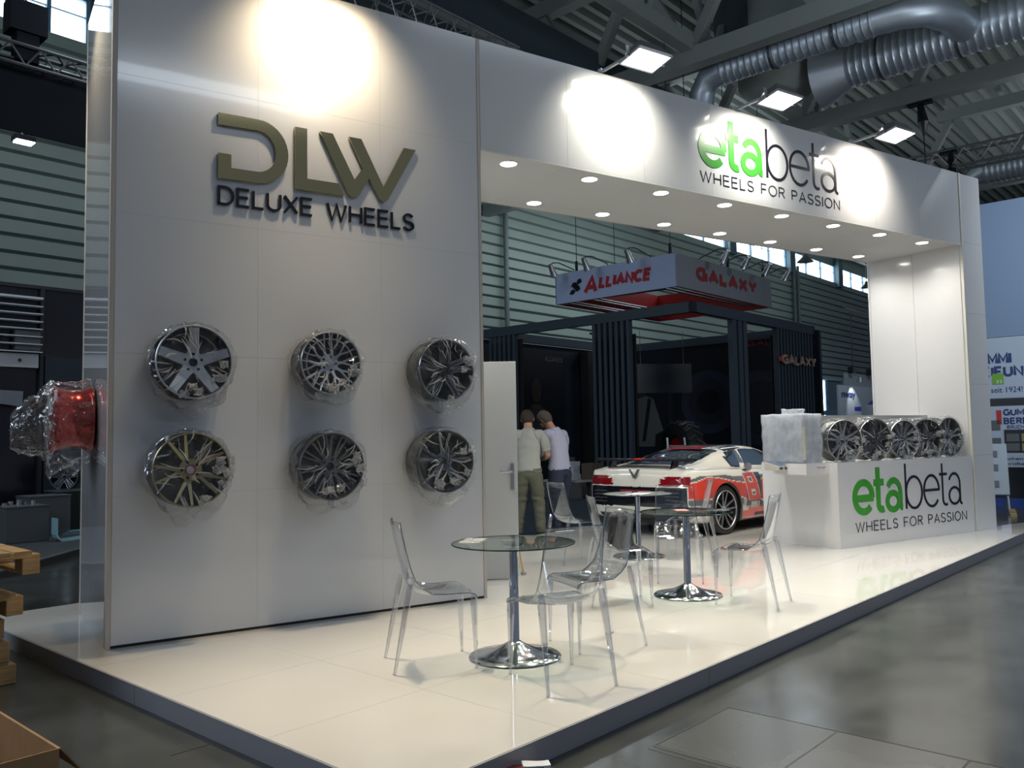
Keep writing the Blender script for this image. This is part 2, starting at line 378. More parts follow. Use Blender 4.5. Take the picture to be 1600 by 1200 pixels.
# glazed hall door far right
d = struct(bpy.data.objects.new('door_1', None)); COL.objects.link(d); d['label'] = 'glazed blue framed hall door in the rear wall'
m_ = MB(HU); m_.box((53.2, 21.8, 4.95), (58.1, 22.1, 5.2)); m_.box((53.2, 21.8, 0), (53.5, 22.1, 5.2)); m_.box((57.6, 21.8, 0), (58.1, 22.1, 5.2)); m_.build('door_frame', mat('door_frame_pale', (0.30,.40,.44), .5), d)
for (a, b, c, e) in ((53.5,55.0,0.2,2.7),(53.5,55.0,2.9,4.9),(55.2,57.4,.2,2.7),(55.2,57.4,2.9,4.9)):
    p = MB(HU); p.box((a+.15, 21.95, c), (b-.15, 21.98, e)); p.build('pane', panem if a < 54 else mat('pane_dark', (0.03,.09,.15), .15), d)
m_ = MB(HU); m_.box((53.5,21.9,2.65),(57.6,22.05,2.95)); m_.box((54.9,21.9,0),(55.3,22.05,4.95)); m_.build('door_rail', frm, d)

# roof: ribbed deck, main beams and bracing
roofm = mat('roof_deck', (0.30, 0.33, 0.31), 0.6); beamm = mat('roof_beam', (0.30, 0.33, 0.32), 0.55); beamd = mat('roof_beam_dark', (0.07, 0.10, 0.12), 0.6)
rf = MB(HU); pr_ = []; v = -8.0
pts = []
while v < 22.4: pts += [(v, 13.9), (v+.17, 13.9), (v+.22, 13.68), (v+.39, 13.68)]; v += .44
n = len(pts); rf.add([(-14, p, q) for p, q in pts]+[(75, p, q) for p, q in pts], [(i, i+1, n+i+1, n+i) for i in range(n-1)])
roof = struct(rf.build('ceiling', roofm, fix=False), 'dark ribbed metal roof deck of the hall')
rc = MB(HU); rc.box((-14, -8, 13.95), (75, 22.5, 14.1)); rc.build('roof_cover', roofm, roof)
def beam(a, b, w, h, m=beamm, name='roof_beam'):
    q = MB(); q.bar(H(*a), H(*b), w, h); q.build(name, m, roof)
for u, ve in ((17.0, 22), (23.0, 22), (33.0, 8.6), (43.0, 5.6)):
    beam((u, -8, 10.2), (u, ve, 10.2), .35, .42); beam((u, -8, 12.9), (u, ve, 12.9), .35, .4)
    for k in range(-3, 8):
        v0 = k*3.0+.6
        if v0+3 > ve+1: continue
        beam((u, v0, 10.3), (u, v0+1.5, 12.9), .22, .22, name='brace'); beam((u, v0+3.0, 10.3), (u, v0+1.5, 12.9), .22, .22, name='brace')
for v0 in (9.6, 3.0, -3.5):
    beam((3, v0, 10.5), (27, v0, 10.5), .30, .34); beam((3, v0, 13.2), (27, v0, 13.2), .3, .3)
    for k in range(8):
        u0 = 3+k*3.0; beam((u0, v0, 10.5), (u0+1.5, v0, 13.2), .16, .16, name='brace'); beam((u0+3, v0, 10.5), (u0+1.5, v0, 13.2), .16, .16, name='brace')
for v0 in (-6, -4.2, -2.4, -.6, 1.2, 4.8, 6.6, 8.4, 11, 13, 15, 17, 19, 21): beam((3, v0, 13.45), (70, v0, 13.45), .14, .25, name='purlin')
beam((2, 12.6, 10.6), (27, 12.6, 10.6), .9, 1.1, beamd); beam((2, 12.05, 10.05), (27, 12.05, 10.05), .12, .12)
# spiral air ducts
ductm = mat('galvanised_duct', (0.62, 0.68, 0.76), 0.42, 0.75)
def spiral(mb, p, q, r, pitch=.16, n=24):
    p = Vector(p); q = Vector(q); L = (q-p).length; k = int(L/pitch); pts = []; rs = []
    for i in range(k+1):
        for dt, rr in ((0, r), (.55, r), (.7, r*1.045), (.85, r)):
            t = min(1, (i+dt)*pitch/L); pts.append(p.lerp(q, t)); rs.append(rr)
    mb.tube(pts, rs, n)
t = thing('air_duct', 'large silver spiral air duct with a smaller branch, under the roof', 'duct')
mb = MB(); spiral(mb, H(19.5, 6.9, 9.95), H(19.5, -7, 9.95), .46); mb.build('duct_pipe', ductm, t, smooth=50)
mb = MB(); mb.tube([H(19.5,7.6,9.95), H(19.5,6.9,9.95)], [.75,.47], 24); mb.build('reducer', ductm, t, smooth=50)
mb = MB(); spiral(mb, H(17.6, 5.6, 9.95), H(17.6, 9.2, 9.95), .30); mb.build('branch_pipe', ductm, t, smooth=50)
mb = MB(); mb.tube([H(17.6,5.7,9.95), H(17.65,5.2,9.95), H(17.9,4.75,9.95), H(18.4,4.5,9.95), H(19.3,4.4,9.95)], [.30,.31,.32,.33,.34], 20); mb.build('elbow', ductm, t, smooth=60)
mb = MB(); mb.tube([H(17.6,9.1,9.95), H(17.62,9.5,9.9), H(17.7,9.75,9.6), H(17.7,9.78,9.2), H(17.7,9.78,8.7)], .30, 20); mb.build('down_elbow', ductm, t, smooth=60)
for v0 in (6.2, 4.6, 3.2, 1.8):
    mb = MB(); mb.tube([H(19.5,v0,9.95), H(19.5,v0-.05,9.95)], .50, 24); mb.build('duct_flange', dsteel, t)
for v0 in (6.5, 7.9):
    mb = MB(); mb.tube([H(17.6,v0,9.95), H(17.6,v0-.05,9.95)], .335, 24); mb.build('duct_flange', dsteel, t)
t = thing('air_handling_box', 'dark grey round bottomed plenum hanging between the air ducts', 'ventilation unit')
mb = MB(); mb.tube([H(19.4,8.6,12.8), H(19.4,8.6,10.0), H(19.4,8.6,9.7), H(19.4,8.6,9.62)], [.95,.95,.72,.2], 28); mb.build('plenum', beamm, t, smooth=50)
mb = MB(); mb.bar(H(18.5,9.3,11.9), H(20.3,9.3,11.9), 1.0, 1.6); mb.build('box', mat('unit_blue', (.06,.09,.10), .5), t)
t = thing('air_duct', 'small silver spiral duct low beyond the right end of the header', 'duct')
mb = MB(); spiral(mb, H(30.4, 6.6, 9.9), H(30.4, -5, 9.9), .42); mb.build('duct_pipe', ductm, t, smooth=50)
mb = MB(); mb.tube([H(30.4,7.1,9.7), H(30.4,6.6,9.9)], [.2,.42], 24); mb.build('reducer', ductm, t, smooth=50)
def lattice(name, label, a, b, s, m, t_=.035, pitch=.5, cat='truss'):
    """four-chord lattice truss: each chord a part, the diagonals one lacing part on each side"""
    t = thing(name, label, cat); a = Vector(a); b = Vector(b); d = (b-a).normalized(); r = d.cross(Vector((0,0,1))).normalized(); n = int((b-a).length/pitch)
    cs = [r*(-s/2)+Vector((0,0,-s/2)), r*(s/2)+Vector((0,0,-s/2)), r*(s/2)+Vector((0,0,s/2)), r*(-s/2)+Vector((0,0,s/2))]
    for c in cs: MB().tube([a+c, b+c], t_, 6).build('chord', m, t)
    for k in range(4):
        c0, c1 = cs[k], cs[(k+1) % 4]; q = MB()
        for i in range(n):
            p0 = a+d*pitch*i; p1 = a+d*pitch*(i+.5); p2 = a+d*pitch*(i+1); q.tube([p0+c0, p1+c1], t_*.5, 5); q.tube([p1+c1, p2+c0], t_*.5, 5)
        q.build('lacing', m, t)
    return t
alum = mat('truss_alu', (0.30, 0.31, 0.32), 0.4, 0.7)
lattice('lattice_truss', 'grey lattice truss high above the display wall', H(8.6, 11.0, 8.9), H(12.2, 11.0, 8.9), .62, alum, .03)
lattice('lattice_truss', 'grey lattice truss beyond the right end of the header', H(28.6, 9.5, 9.95), H(28.6, -4, 9.95), .55, alum, .04, .8)
lattice('lattice_truss', 'black lattice truss over the black banner, upper left', H(3.0, 16, 8.32), H(9.5, 16, 8.32), .36, blackm, .035, .5)
t = thing('chain_hoist', 'black chain hoist hanging from a roof beam beyond the header', 'hoist')
MB().bar(H(23,6.7,9.98), H(23,6.1,9.98), .2, .12).build('clamp', black, t); MB().tube([H(23,6.4,9.9), H(23,6.35,9.45), H(23,6.35,9.1)], [.08,.14,.03], 8).build('motor', black, t); MB().tube([H(23,6.35,9.1), H(23,6.35,8.2)], .012, 5).build('chain', black, t)
t = thing('chain_hoist', 'small black chain hoist in front of the right lattice truss', 'hoist')
MB().bar(H(28.4,7.4,10.2), H(28.4,6.9,10.2), .2, .14).build('clamp', black, t); MB().tube([H(28.4,7.1,10.1), H(28.4,7.1,9.5), H(28.4,7.1,9.2)], [.08,.14,.03], 8).build('motor', black, t); MB().tube([H(28.4,7.1,9.2), H(28.4,7.1,6.3)], .012, 5).build('chain', black, t)
t = thing('chain_hoist', 'bulky black hoist on the truss against the upper left window', 'hoist')
MB().box((-.3,-.2,0),(.3,.2,.55)).build('motor', blackc, t); MB().box((-.18,-.15,-.5),(.18,.15,0)).build('hook_block', blackc, t)
MB().tube([(0,0,.55),(0,0,4.9)], .02, 6).build('chain', black, t)
t.location = H(5.05, 16, 8.75); t.rotation_euler = (0, 0, HA)
t = thing('hanging_speaker', 'small black box hanging above the tyre stand sign', 'speaker', H(19.2, 11.1, 6.95), HA)
MB().box((-.16,-.16,0),(.16,.16,.6)).build('cabinet', black, t); MB().tube([(0,0,.6),(0,0,6.75)], .012, 5).build('cable', black, t)
area('side_fill', (-7, 9, 6.5), (0.8, 7.3, 2.5), 420, 5, 4, (0.72, 0.86, 1.0))  # unseen area light added to brighten the side wall and pallets
area('poster_wall_fill', H(15.2, .6, 6.0), H(19, 3.2, 3.2), 170, 2, 1, (0.85, 0.93, 1.0))  # unseen area light added to brighten the pale blue poster wall
# unseen overhead area lights added to light the hall softly
for (u, v) in ((9, -3), (24, -3), (3, -8), (30, 14), (8, 15)):
    area('hall_fill', H(u, v, 9.8), H(u, v, 0), HALL_W, 5, 1.0, (0.80, 0.90, 1.0))
for (u, v) in ((8, 13), (27, 18.2), (44, 13)):      # unseen area lights added to brighten the rear wall
    area('wall_fill', H(u, v, 9.4), H(u, 22, 6), 190, 12, 1.2, (0.85, 0.97, 1.0))
for (u, v) in ((12, 2), (26, 0), (26, 14), (38, 3)):      # unseen upward area lights added to brighten the roof
    area('roof_fill', H(u, v, 8.8), H(u, v, 14), 230, 8, 5, (0.85, 0.95, 1.0))
# ================================================================== the stand: platform
fq = [tuple(H(2.25, 2.65).xy), tuple(H(15.4, 2.65).xy), (14.3, 6.62), (12.42, 6.62), tuple(H(14.2, 8.05).xy), tuple(H(2.25, 8.05).xy)]
plat = thing('stand_platform', 'white glossy raised platform with dark grey edge carrying the whole stand', 'platform')
mb = MB(); mb.prism(fq, 0.0, T-.004, 'z'); mb.build('base_frame', fascm, plat)
main = [fq[0], fq[1], fq[2], fq[3], fq[4], fq[5]]
quadA = [fq[0], fq[1], tuple(H(15.4, 2.65).xy), fq[3], fq[4], fq[5]]
for iu in range(14):
    for iv in range(6):
        u0, v0 = 2.25+iu, 2.65+iv; g = .0012
        t4 = [tuple(H(a, b).xy) for a, b in ((u0+g, v0+g), (u0+1-g, v0+g), (u0+1-g, min(v0+1, 8.05)-g), (u0+g, min(v0+1, 8.05)-g))]
        for piece in ([fq[0], fq[3], fq[4], fq[5]], [fq[0], fq[1], fq[2], fq[3]]):
            p = t4
            for a, b in zip(piece, piece[1:]+piece[:1]):
                if len(p) > 2: p = clip(p, a, b)
            if len(p) > 2:
                ar = abs(sum(p[i][0]*p[(i+1) % len(p)][1]-p[(i+1) % len(p)][0]*p[i][1] for i in range(len(p))))/2
                if ar > .002: mb = MB(); mb.prism(p, T-.012, T, 'z'); mb.build('deck_tile', deckm, plat)
P0, P1 = Vector(fq[0]), Vector(fq[1])
k = 0
while k < 13.15:      # fascia boards along the aisle and down the left side
    a = H(2.25+k, 2.65); b = H(2.25+min(k+2.4, 13.15)-.004, 2.65); q = MB(); q.bar(a+Vector((0,0,T/2))-UY*.006, b+Vector((0,0,T/2))-UY*.006, .012, T-.002); q.build('fascia_board', fascm, plat); k += 2.4
k = 0
while k < 5.4:
    a = H(2.25, 2.65+k); b = H(2.25, 2.65+min(k+2.4, 5.4)-.004); q = MB(); q.bar(a+Vector((0,0,T/2))-UX*.006, b+Vector((0,0,T/2))-UX*.006, .012, T-.002); q.build('fascia_board', fascm, plat); k += 2.4

# ------------------------------------------------------------------ display wall with the storage cabin behind it
dw = thing('display_wall', 'tall glossy white display wall with gold mirrored logo and six wheels', 'wall', (0.83, YW, T))
XW = 3.07; ZS = [0.02, 1.045, 2.055, 3.065, 4.085, 5.085]; XS = [.035, 1.045, 2.08, XW-.03]
mb = MB(); mb.box((.02, .03, 0), (XW, .07, 5.08)); mb.build('wall_core', whitem, dw)
for i in range(3):
    for j in range(5):
        mb = MB(); mb.box((XS[i]+.0005, 0, ZS[j]+.0005), (XS[i+1]-.0005, .0295, ZS[j+1]-.0005)); mb.build('panel', white, dw)
mb = MB(); mb.box((XS[0], .004, 0), (XS[3], .03, .018)); mb.build('base_gap', blackm, dw, label='thin black shadow gap along the bottom')
mb = MB(); mb.box((0, -.004, 0), (.033, .04, 5.085)); mb.build('edge_trim', trimm, dw)
mb = MB(); mb.box((XW-.028, -.004, 0), (XW, .10, 5.085)); mb.build('edge_trim', trimm, dw)
for (y0, y1) in ((.042, .95), (.952, 1.5)):        # left return, mirror gloss
    for (z0, z1) in ((0, 2.54), (2.542, 5.085)):
        mb = MB(); mb.box((-.002, y0, z0), (.03, y1, z1)); mb.build('side_panel', mirrorw, dw)
mb = MB(); mb.box((-.005, 1.49, 0), (.03, 1.53, 5.085)); mb.build('corner_post', trimm, dw)
mb = MB(); mb.box((0.03, 1.49, 0), (XW, 1.53, 5.08)); mb.build('rear_panel', white, dw)
mb = MB(); mb.box((XW-.03, .07, 0), (XW, .29, 5.08)); mb.box((XW-.03, 1.17, 0), (XW, 1.5, 5.08)); mb.box((XW-.03, .29, 2.12), (XW, 1.17, 5.08)); mb.build('cabin_side', white, dw)
# gold mirror letters
lz = -T
def off(pts): return [(x-.83, z+lz) for x, z in pts]
D_ = [(1.566,4.035),(1.85,4.037)]+[(1.87+.238*cos(R(a)), 3.785+.252*sin(R(a))) for a in range(80, -91, -10)]+[(1.566,3.526),(1.566,3.722),(1.664,3.722),(1.664,3.618),(1.86,3.620)]+\
     [(1.862+.146*cos(R(a)), 3.785+.165*sin(R(a))) for a in range(-84, 86, 12)]+[(1.86,3.948),(1.566,3.942)]
L_ = [(2.163,4.036),(2.262,4.036),(2.262,3.627),(2.528,3.627),(2.577,3.529),(2.163,3.529)]
W_ = [(2.369,4.036),(2.478,4.036),(2.665,3.68),(2.742,3.791),(2.619,4.036),(2.728,4.036),(2.926,3.655),(3.119,4.028),(3.231,4.028),(2.968,3.555),(2.95,3.536),(2.928,3.530),(2.905,3.536),(2.890,3.55),(2.796,3.711),(2.707,3.553),(2.68,3.535),(2.656,3.530),(2.63,3.535),(2.607,3.556)]
for nm, pl in (('gold_letter', D_), ('gold_letter', L_), ('gold_letter', W_)):
    mb = MB(); mb.prism(off(pl), -.030, -.004); mb.build(nm, gold, dw, label='gold mirrored raised letter')
word('DELUXE', 1.567-.83, 2.313-.83, 3.325-T, 3.475-T, .019, -.022, -.002, black, dw, gap=.24, part='black_letter')
word('WHEELS', 2.426-.83, 3.216-.83, 3.312-T, 3.464-T, .019, -.022, -.002, black, dw, gap=.24, part='black_letter')
# open cabin door
dr = thing('cabin_door', 'plain white door standing open at the end of the display wall', 'door', (3.93, 7.635, T+.008), math.atan2(-.49, .74))
mb = MB(); mb.box((0, -.02, 0), (.885, .02, 2.17)); mb.build('leaf', mat('door_white', (0.80, .81, .80), .35), dr, bevel=.003)
for sy in (-1, 1):
    mb = MB(); mb.box((.815, sy*.021, .88), (.85, sy*.031, 1.14)); mb.build('handle_plate', steel, dr)
    mb = MB(); mb.tube([(.833, sy*.03, 1.06), (.833, sy*.07, 1.06), (.82, sy*.075, 1.06), (.71, sy*.075, 1.06)], .009, 8); mb.build('lever', chrome, dr, smooth=True)

# ------------------------------------------------------------------ portal: header, soffit, end column
po = thing('portal_header', 'long glossy white header on an end column, green and black logo on it', 'header', (0, YW, 0))
HX0, HX1, Z0, Z1 = 3.905, 11.86, 4.165, 5.20; nP = 8
for i in range(nP):
    a = HX0+(HX1-HX0)*i/nP; b = HX0+(HX1-HX0)*(i+1)/nP
    mb = MB(); mb.box((a+.001, 0, Z0), (b-.001, .03, Z1)); mb.build('header_panel', white, po)
    mb = MB(); mb.box((a+.001, .03, Z0), (b-.001, 1.47, Z0+.03)); mb.build('soffit_panel', whitem, po)
    mb = MB(); mb.box((a+.001, 1.47, Z0), (b-.001, 1.5, Z1)); mb.build('rear_header_panel', white, po)
mb = MB(); mb.box((HX0, .001, Z0-.012), (HX1, .02, Z0)); mb.build('edge_trim', whitem, po)
for j in range(5):
    z0, z1 = T+ZS[j]-(.02 if j == 0 else 0), T+ZS[j+1]
    mb = MB(); mb.box((11.905, 0, z0+.001), (12.42, .03, z1-.001)); mb.build('column_panel', white, po)
    mb = MB(); mb.box((12.39, .03, z0+.001), (12.42, 1.5, z1-.001)); mb.build('column_side_panel', white, po)
mb = MB(); mb.box((11.872, -.012, T), (11.902, .03, 5.2)); mb.build('edge_trim', mat('trim_light', (.80,.78,.70), .35), po)
for j in range(2):
    mb = MB(); mb.box((11.86, .03+.72*j, T), (11.89, .745+.72*j, Z0)); mb.build('inner_panel', whitem if False else white, po)
mb = MB(); mb.box((11.86, 1.47, T), (12.42, 1.5, 5.2)); mb.build('rear_column_panel', white, po)
def etabeta(par, dx, dz, y):
    """the two-weight logo: heavy green 'eta', thin dark 'beta', each letter a part"""
    def B(strokes, w, m):
        mb = MB()
        for si, s_ in enumerate(strokes):
            cl = isinstance(s_, tuple); s_ = s_[1] if cl else s_
            mb.ribbon([(p[0]+dx, p[1]+dz) for p in s_], w, y-.006-.0006*si, y-.001, closed=cl)
        mb.build('logo_letter', m, par)
    b = .088; t_ = .034
    B([[(.07,.20),(.425,.20)], arc(.225,.215,.178,.18,-4,318,22)], b, green)
    B([[(.525,.575),(.525,.115)]+arc(.60,.115,.075,.07,190,300,6), [(.435,.385),(.645,.385)]], b, green)
    B([arc(.855,.245,.140,.155,150,0,8)+[(.995,.10)]+arc(1.03,.08,.035,.035,180,280,3), ('c', ell(.835,.135,.125,.105,20))], b*.9, green)
    B([[(1.118,.60),(1.118,.02)], ('c', ell(1.30,.225,.178,.205,28))], t_, ink)
    B([[(1.54,.235),(1.885,.235)], arc(1.70,.225,.176,.205,2,322,26)], t_, ink)
    B([[(1.962,.58),(1.962,.10)]+arc(2.03,.10,.068,.078,185,300,8), [(1.895,.435),(2.075,.435)]], t_, ink)
    B([arc(2.25,.30,.132,.135,158,0,10)+[(2.382,.07)]+arc(2.42,.06,.038,.04,180,280,4), ('c', ell(2.245,.135,.130,.112,22))], t_, ink)
etabeta(po, 6.685, 4.48, 0)
word('WHEELS FOR PASSION', 6.705, 9.135, 4.288, 4.418, .0125, -.005, -.001, ink, po, gap=.30, space=.62, part='tagline_letter')

# ------------------------------------------------------------------ recessed downlights
glow = emis('lamp_glow', (1.0, 0.97, 0.90), 22)
dl = thing('downlight', 'round recessed downlight in the white soffit, nearest the display wall on the front row', 'ceiling light', (4.35, 6.72, Z0), 0, 'recessed downlights in the soffit')
mb = MB(); mb.lathe([(.095, .003), (.095, -.006), (.082, -.008), (.078, .0), (.078, .003)], 28); mb.build('trim_ring', whitem, dl, smooth=True)
mb = MB(); mb.lathe([(0.0001, -.012), (.03, -.012), (.055, -.007), (.078, -.003), (.078, 0), (0.0001, 0)], 24); mb.build('lamp', glow, dl, smooth=True)
cnt = ['second', 'third', 'fourth', 'fifth', 'sixth', 'seventh', 'eighth']
dls = [(4.35, 6.72)]
for i in range(1, 8):
    copy_tree(dl, loc=(4.35+.988*i, 6.72, Z0), label='front row soffit downlight, %s from the display wall' % cnt[i-1]); dls.append((4.35+.988*i, 6.72))
for i in range(0, 8):
    copy_tree(dl, loc=(4.35+.988*i, 7.73, Z0), label='rear row soffit downlight, %s from the display wall' % (['first']+cnt)[i]); dls.append((4.35+.988*i, 7.73))
for i, (x, y) in enumerate(dls):
    spot('downlight_beam', (x, y, Z0-.03), (x, y, 0), DOWN_W, 152, .8, (1, .95, .85), .05)
# ------------------------------------------------------------------ floodlights on arms over the front
fgl = emis('flood_glow', (1.0, 0.97, 0.88), 12)
fld = thing('floodlight', 'arm mounted floodlight on the header nearest the display wall', 'floodlight', (5.50, YW, 5.20), 0, 'arm mounted floodlights over the stand front')
mb = MB(); mb.bar((-.14, .02, .02), (-.14, -.45, .02), .025); mb.bar((-.14,.03,.06),(-.14,.03,-.12),.05,.02); mb.build('arm', steel, fld)
Mf = Matrix.Translation((0, -.50, -.02)) @ Matrix.Rotation(R(-10), 4, 'X')
mb = MB(Mf); mb.tbox((-.21,-.15), (.21,.15), (-.13,-.09), (.13,.09), 0, .13); mb.build('housing', mat('lamp_grey', (.10,.10,.11), .5), fld, bevel=.006)
mb = MB(Mf); mb.box((-.215,-.155,-.012),(.215,-.135,.01)); mb.box((-.215,.135,-.012),(.215,.155,.01)); mb.box((-.215,-.155,-.012),(-.2,.155,.01)); mb.box((.2,-.155,-.012),(.215,.155,.01)); mb.build('front_frame', steel, fld)
mb = MB(Mf); mb.box((-.195,-.13,-.008),(.195,.13,-.003)); mb.build('lamp_glass', fgl, fld)
for sx in (-1, 1):
    mb = MB(Mf); mb.bar((sx*.22, 0, -.02), (sx*.22, 0, .10), .01, .04); mb.build('bracket', steel, fld)
fs = [(5.50, 'x')]
copy_tree(fld, loc=(7.46, YW, 5.20), label='arm mounted floodlight above the logo in the middle of the header')
copy_tree(fld, loc=(9.60, YW, 5.20), label='arm mounted floodlight nearest the right end of the header')
copy_tree(fld, loc=(2.35, YW, 5.20), label='arm mounted floodlight over the gold letters of the display wall')
for x, c, k in ((5.50, (1, .95, .80), 1), (7.46, (1, .96, .84), 1), (9.60, (1, .90, .76), 1), (2.35, (1, .80, .52), 1.1)):
    area('flood_glow', (x, YW-.50, 5.17), (x, YW, 4.80), 24*k, .34, .26, c, 108)
    spot('flood_beam', (x, YW-.51, 5.15), (x, YW-4.0, 0), FLOOD_W*k, 112, 1.0, c, .12)
s2 = copy_tree(fld, loc=(0.83, 7.25, 5.20), rz=-pi/2, label='arm mounted floodlight over the mirror gloss side wall')
spot('flood_beam', (.33, 7.25, 5.15), (.71, 7.25, 4.15), 130, 112, .65, (1, .80, .52), .10)

# ------------------------------------------------------------------ counter
ct = thing('logo_counter', 'white counter under the end of the header with green and black logo', 'counter', (8.87, YW, T))
mb = MB(); mb.box((0, 0, .0), (2.985, .025, 1.035)); mb.build('front_panel', white, ct)
mb = MB(); mb.box((0, .026, .0), (.025, 1.15, 1.035)); mb.build('side_panel', white, ct)
mb = MB(); mb.box((.026, .026, 1.0), (2.985, .62, 1.03)); mb.build('worktop', whitem, ct)
mb = MB(); mb.box((.04, .62, .0), (2.985, .66, 1.63)); mb.box((.04,.66,1.60),(2.985,1.12,1.63)); mb.build('back_board', mat('board_grey', (.45,.45,.45), .5), ct)
mb = MB(); mb.box((.03, 1.12, .0), (2.985, 1.15, 1.63)); mb.build('rear_panel', white, ct)
etabeta(ct, 9.133-8.87, .495-T, 0)
word('WHEELS FOR PASSION', 9.175-8.87, 11.655-8.87, .283-T, .412-T, .0125, -.005, -.001, ink, ct, gap=.30, space=.62, part='tagline_letter')
mb = MB(); mb.box((-.42, .12, .90), (-.002, .80, 1.035)); mb.build('shelf_slab', white, ct)
text_part('Salon express', -.22, -.06, .975, .99, .119, redm, ct)
# wrapped machine on the shelf slab
bx = thing('wrapped_machine', 'boxy machine wrapped in milky plastic film on the counter shelf', 'appliance', (8.45, 6.66, T+1.037))
mb = MB(); mb.box((.03,.03,.0),(.33,.58,.55)); mb.build('machine_body', mat('machine_body', (.55,.58,.64), .4), bx, bevel=.01)
mb = MB(); mb.box((.02,.08,.08),(.03,.42,.48)); mb.build('machine_door', mat('machine_door', (.36,.42,.52), .3), bx)
def crumple_box(a, b, n, amp, seed):
    bm = bmesh.new(); bmesh.ops.create_cube(bm, size=1); bmesh.ops.subdivide_edges(bm, edges=bm.edges, cuts=n, use_grid_fill=True)
    for v in bm.verts:
        c = Vector([a[i]+(v.co[i]+.5)*(b[i]-a[i]) for i in range(3)])
        d = noise.noise_vector(c*6+Vector((seed, 0, 0)))*amp + noise.noise_vector(c*17+Vector((seed, 3, 0)))*amp*.4
        v.co = c+d
    me = bpy.data.meshes.new('film'); bm.to_mesh(me); bm.free(); return me
me = crumple_box((0,0,0), (.36,.62,.60), 14, .016, 3); me.materials.append(bagm2); me.polygons.foreach_set('use_smooth', [True]*len(me.polygons)); link('plastic_film', me, bx)
mb = MB(); mb.box((-.006,-.012,.04),(.035,-.008,.44)); mb.build('tape_strip', mat('tape_cream', (.80,.76,.60), .5), bx)
me = crumple_box((.18,.22,.585), (.34,.46,.66), 6, .03, 9); me.materials.append(bagm2); link('film_knot', me, bx)
td = thing('card_terminal', 'small white and grey terminal box fixed to the counter shelf side', 'device', (8.36, 7.02, T+.955), R(8))
mb = MB(); mb.prism([(-.12,0),(.08,0),(.08,.10),(-.12,.05)], -.10, .10, 'x'); mb.build('case', mat('case_cream', (.60,.58,.52), .4), td, bevel=.006)
mb = MB(); mb.prism([(-.11,.056),(.06,.098),(.06,.102),(-.11,.060)], -.085, .085, 'x'); mb.build('screen', mat('screen_blue', (.16,.22,.36), .15), td)
mb = MB(); mb.box((-.07,-.127,.01),(-.02,-.119,.035)); mb.box((.03,-.127,.01),(.08,-.119,.035)); mb.build('port', black, td)
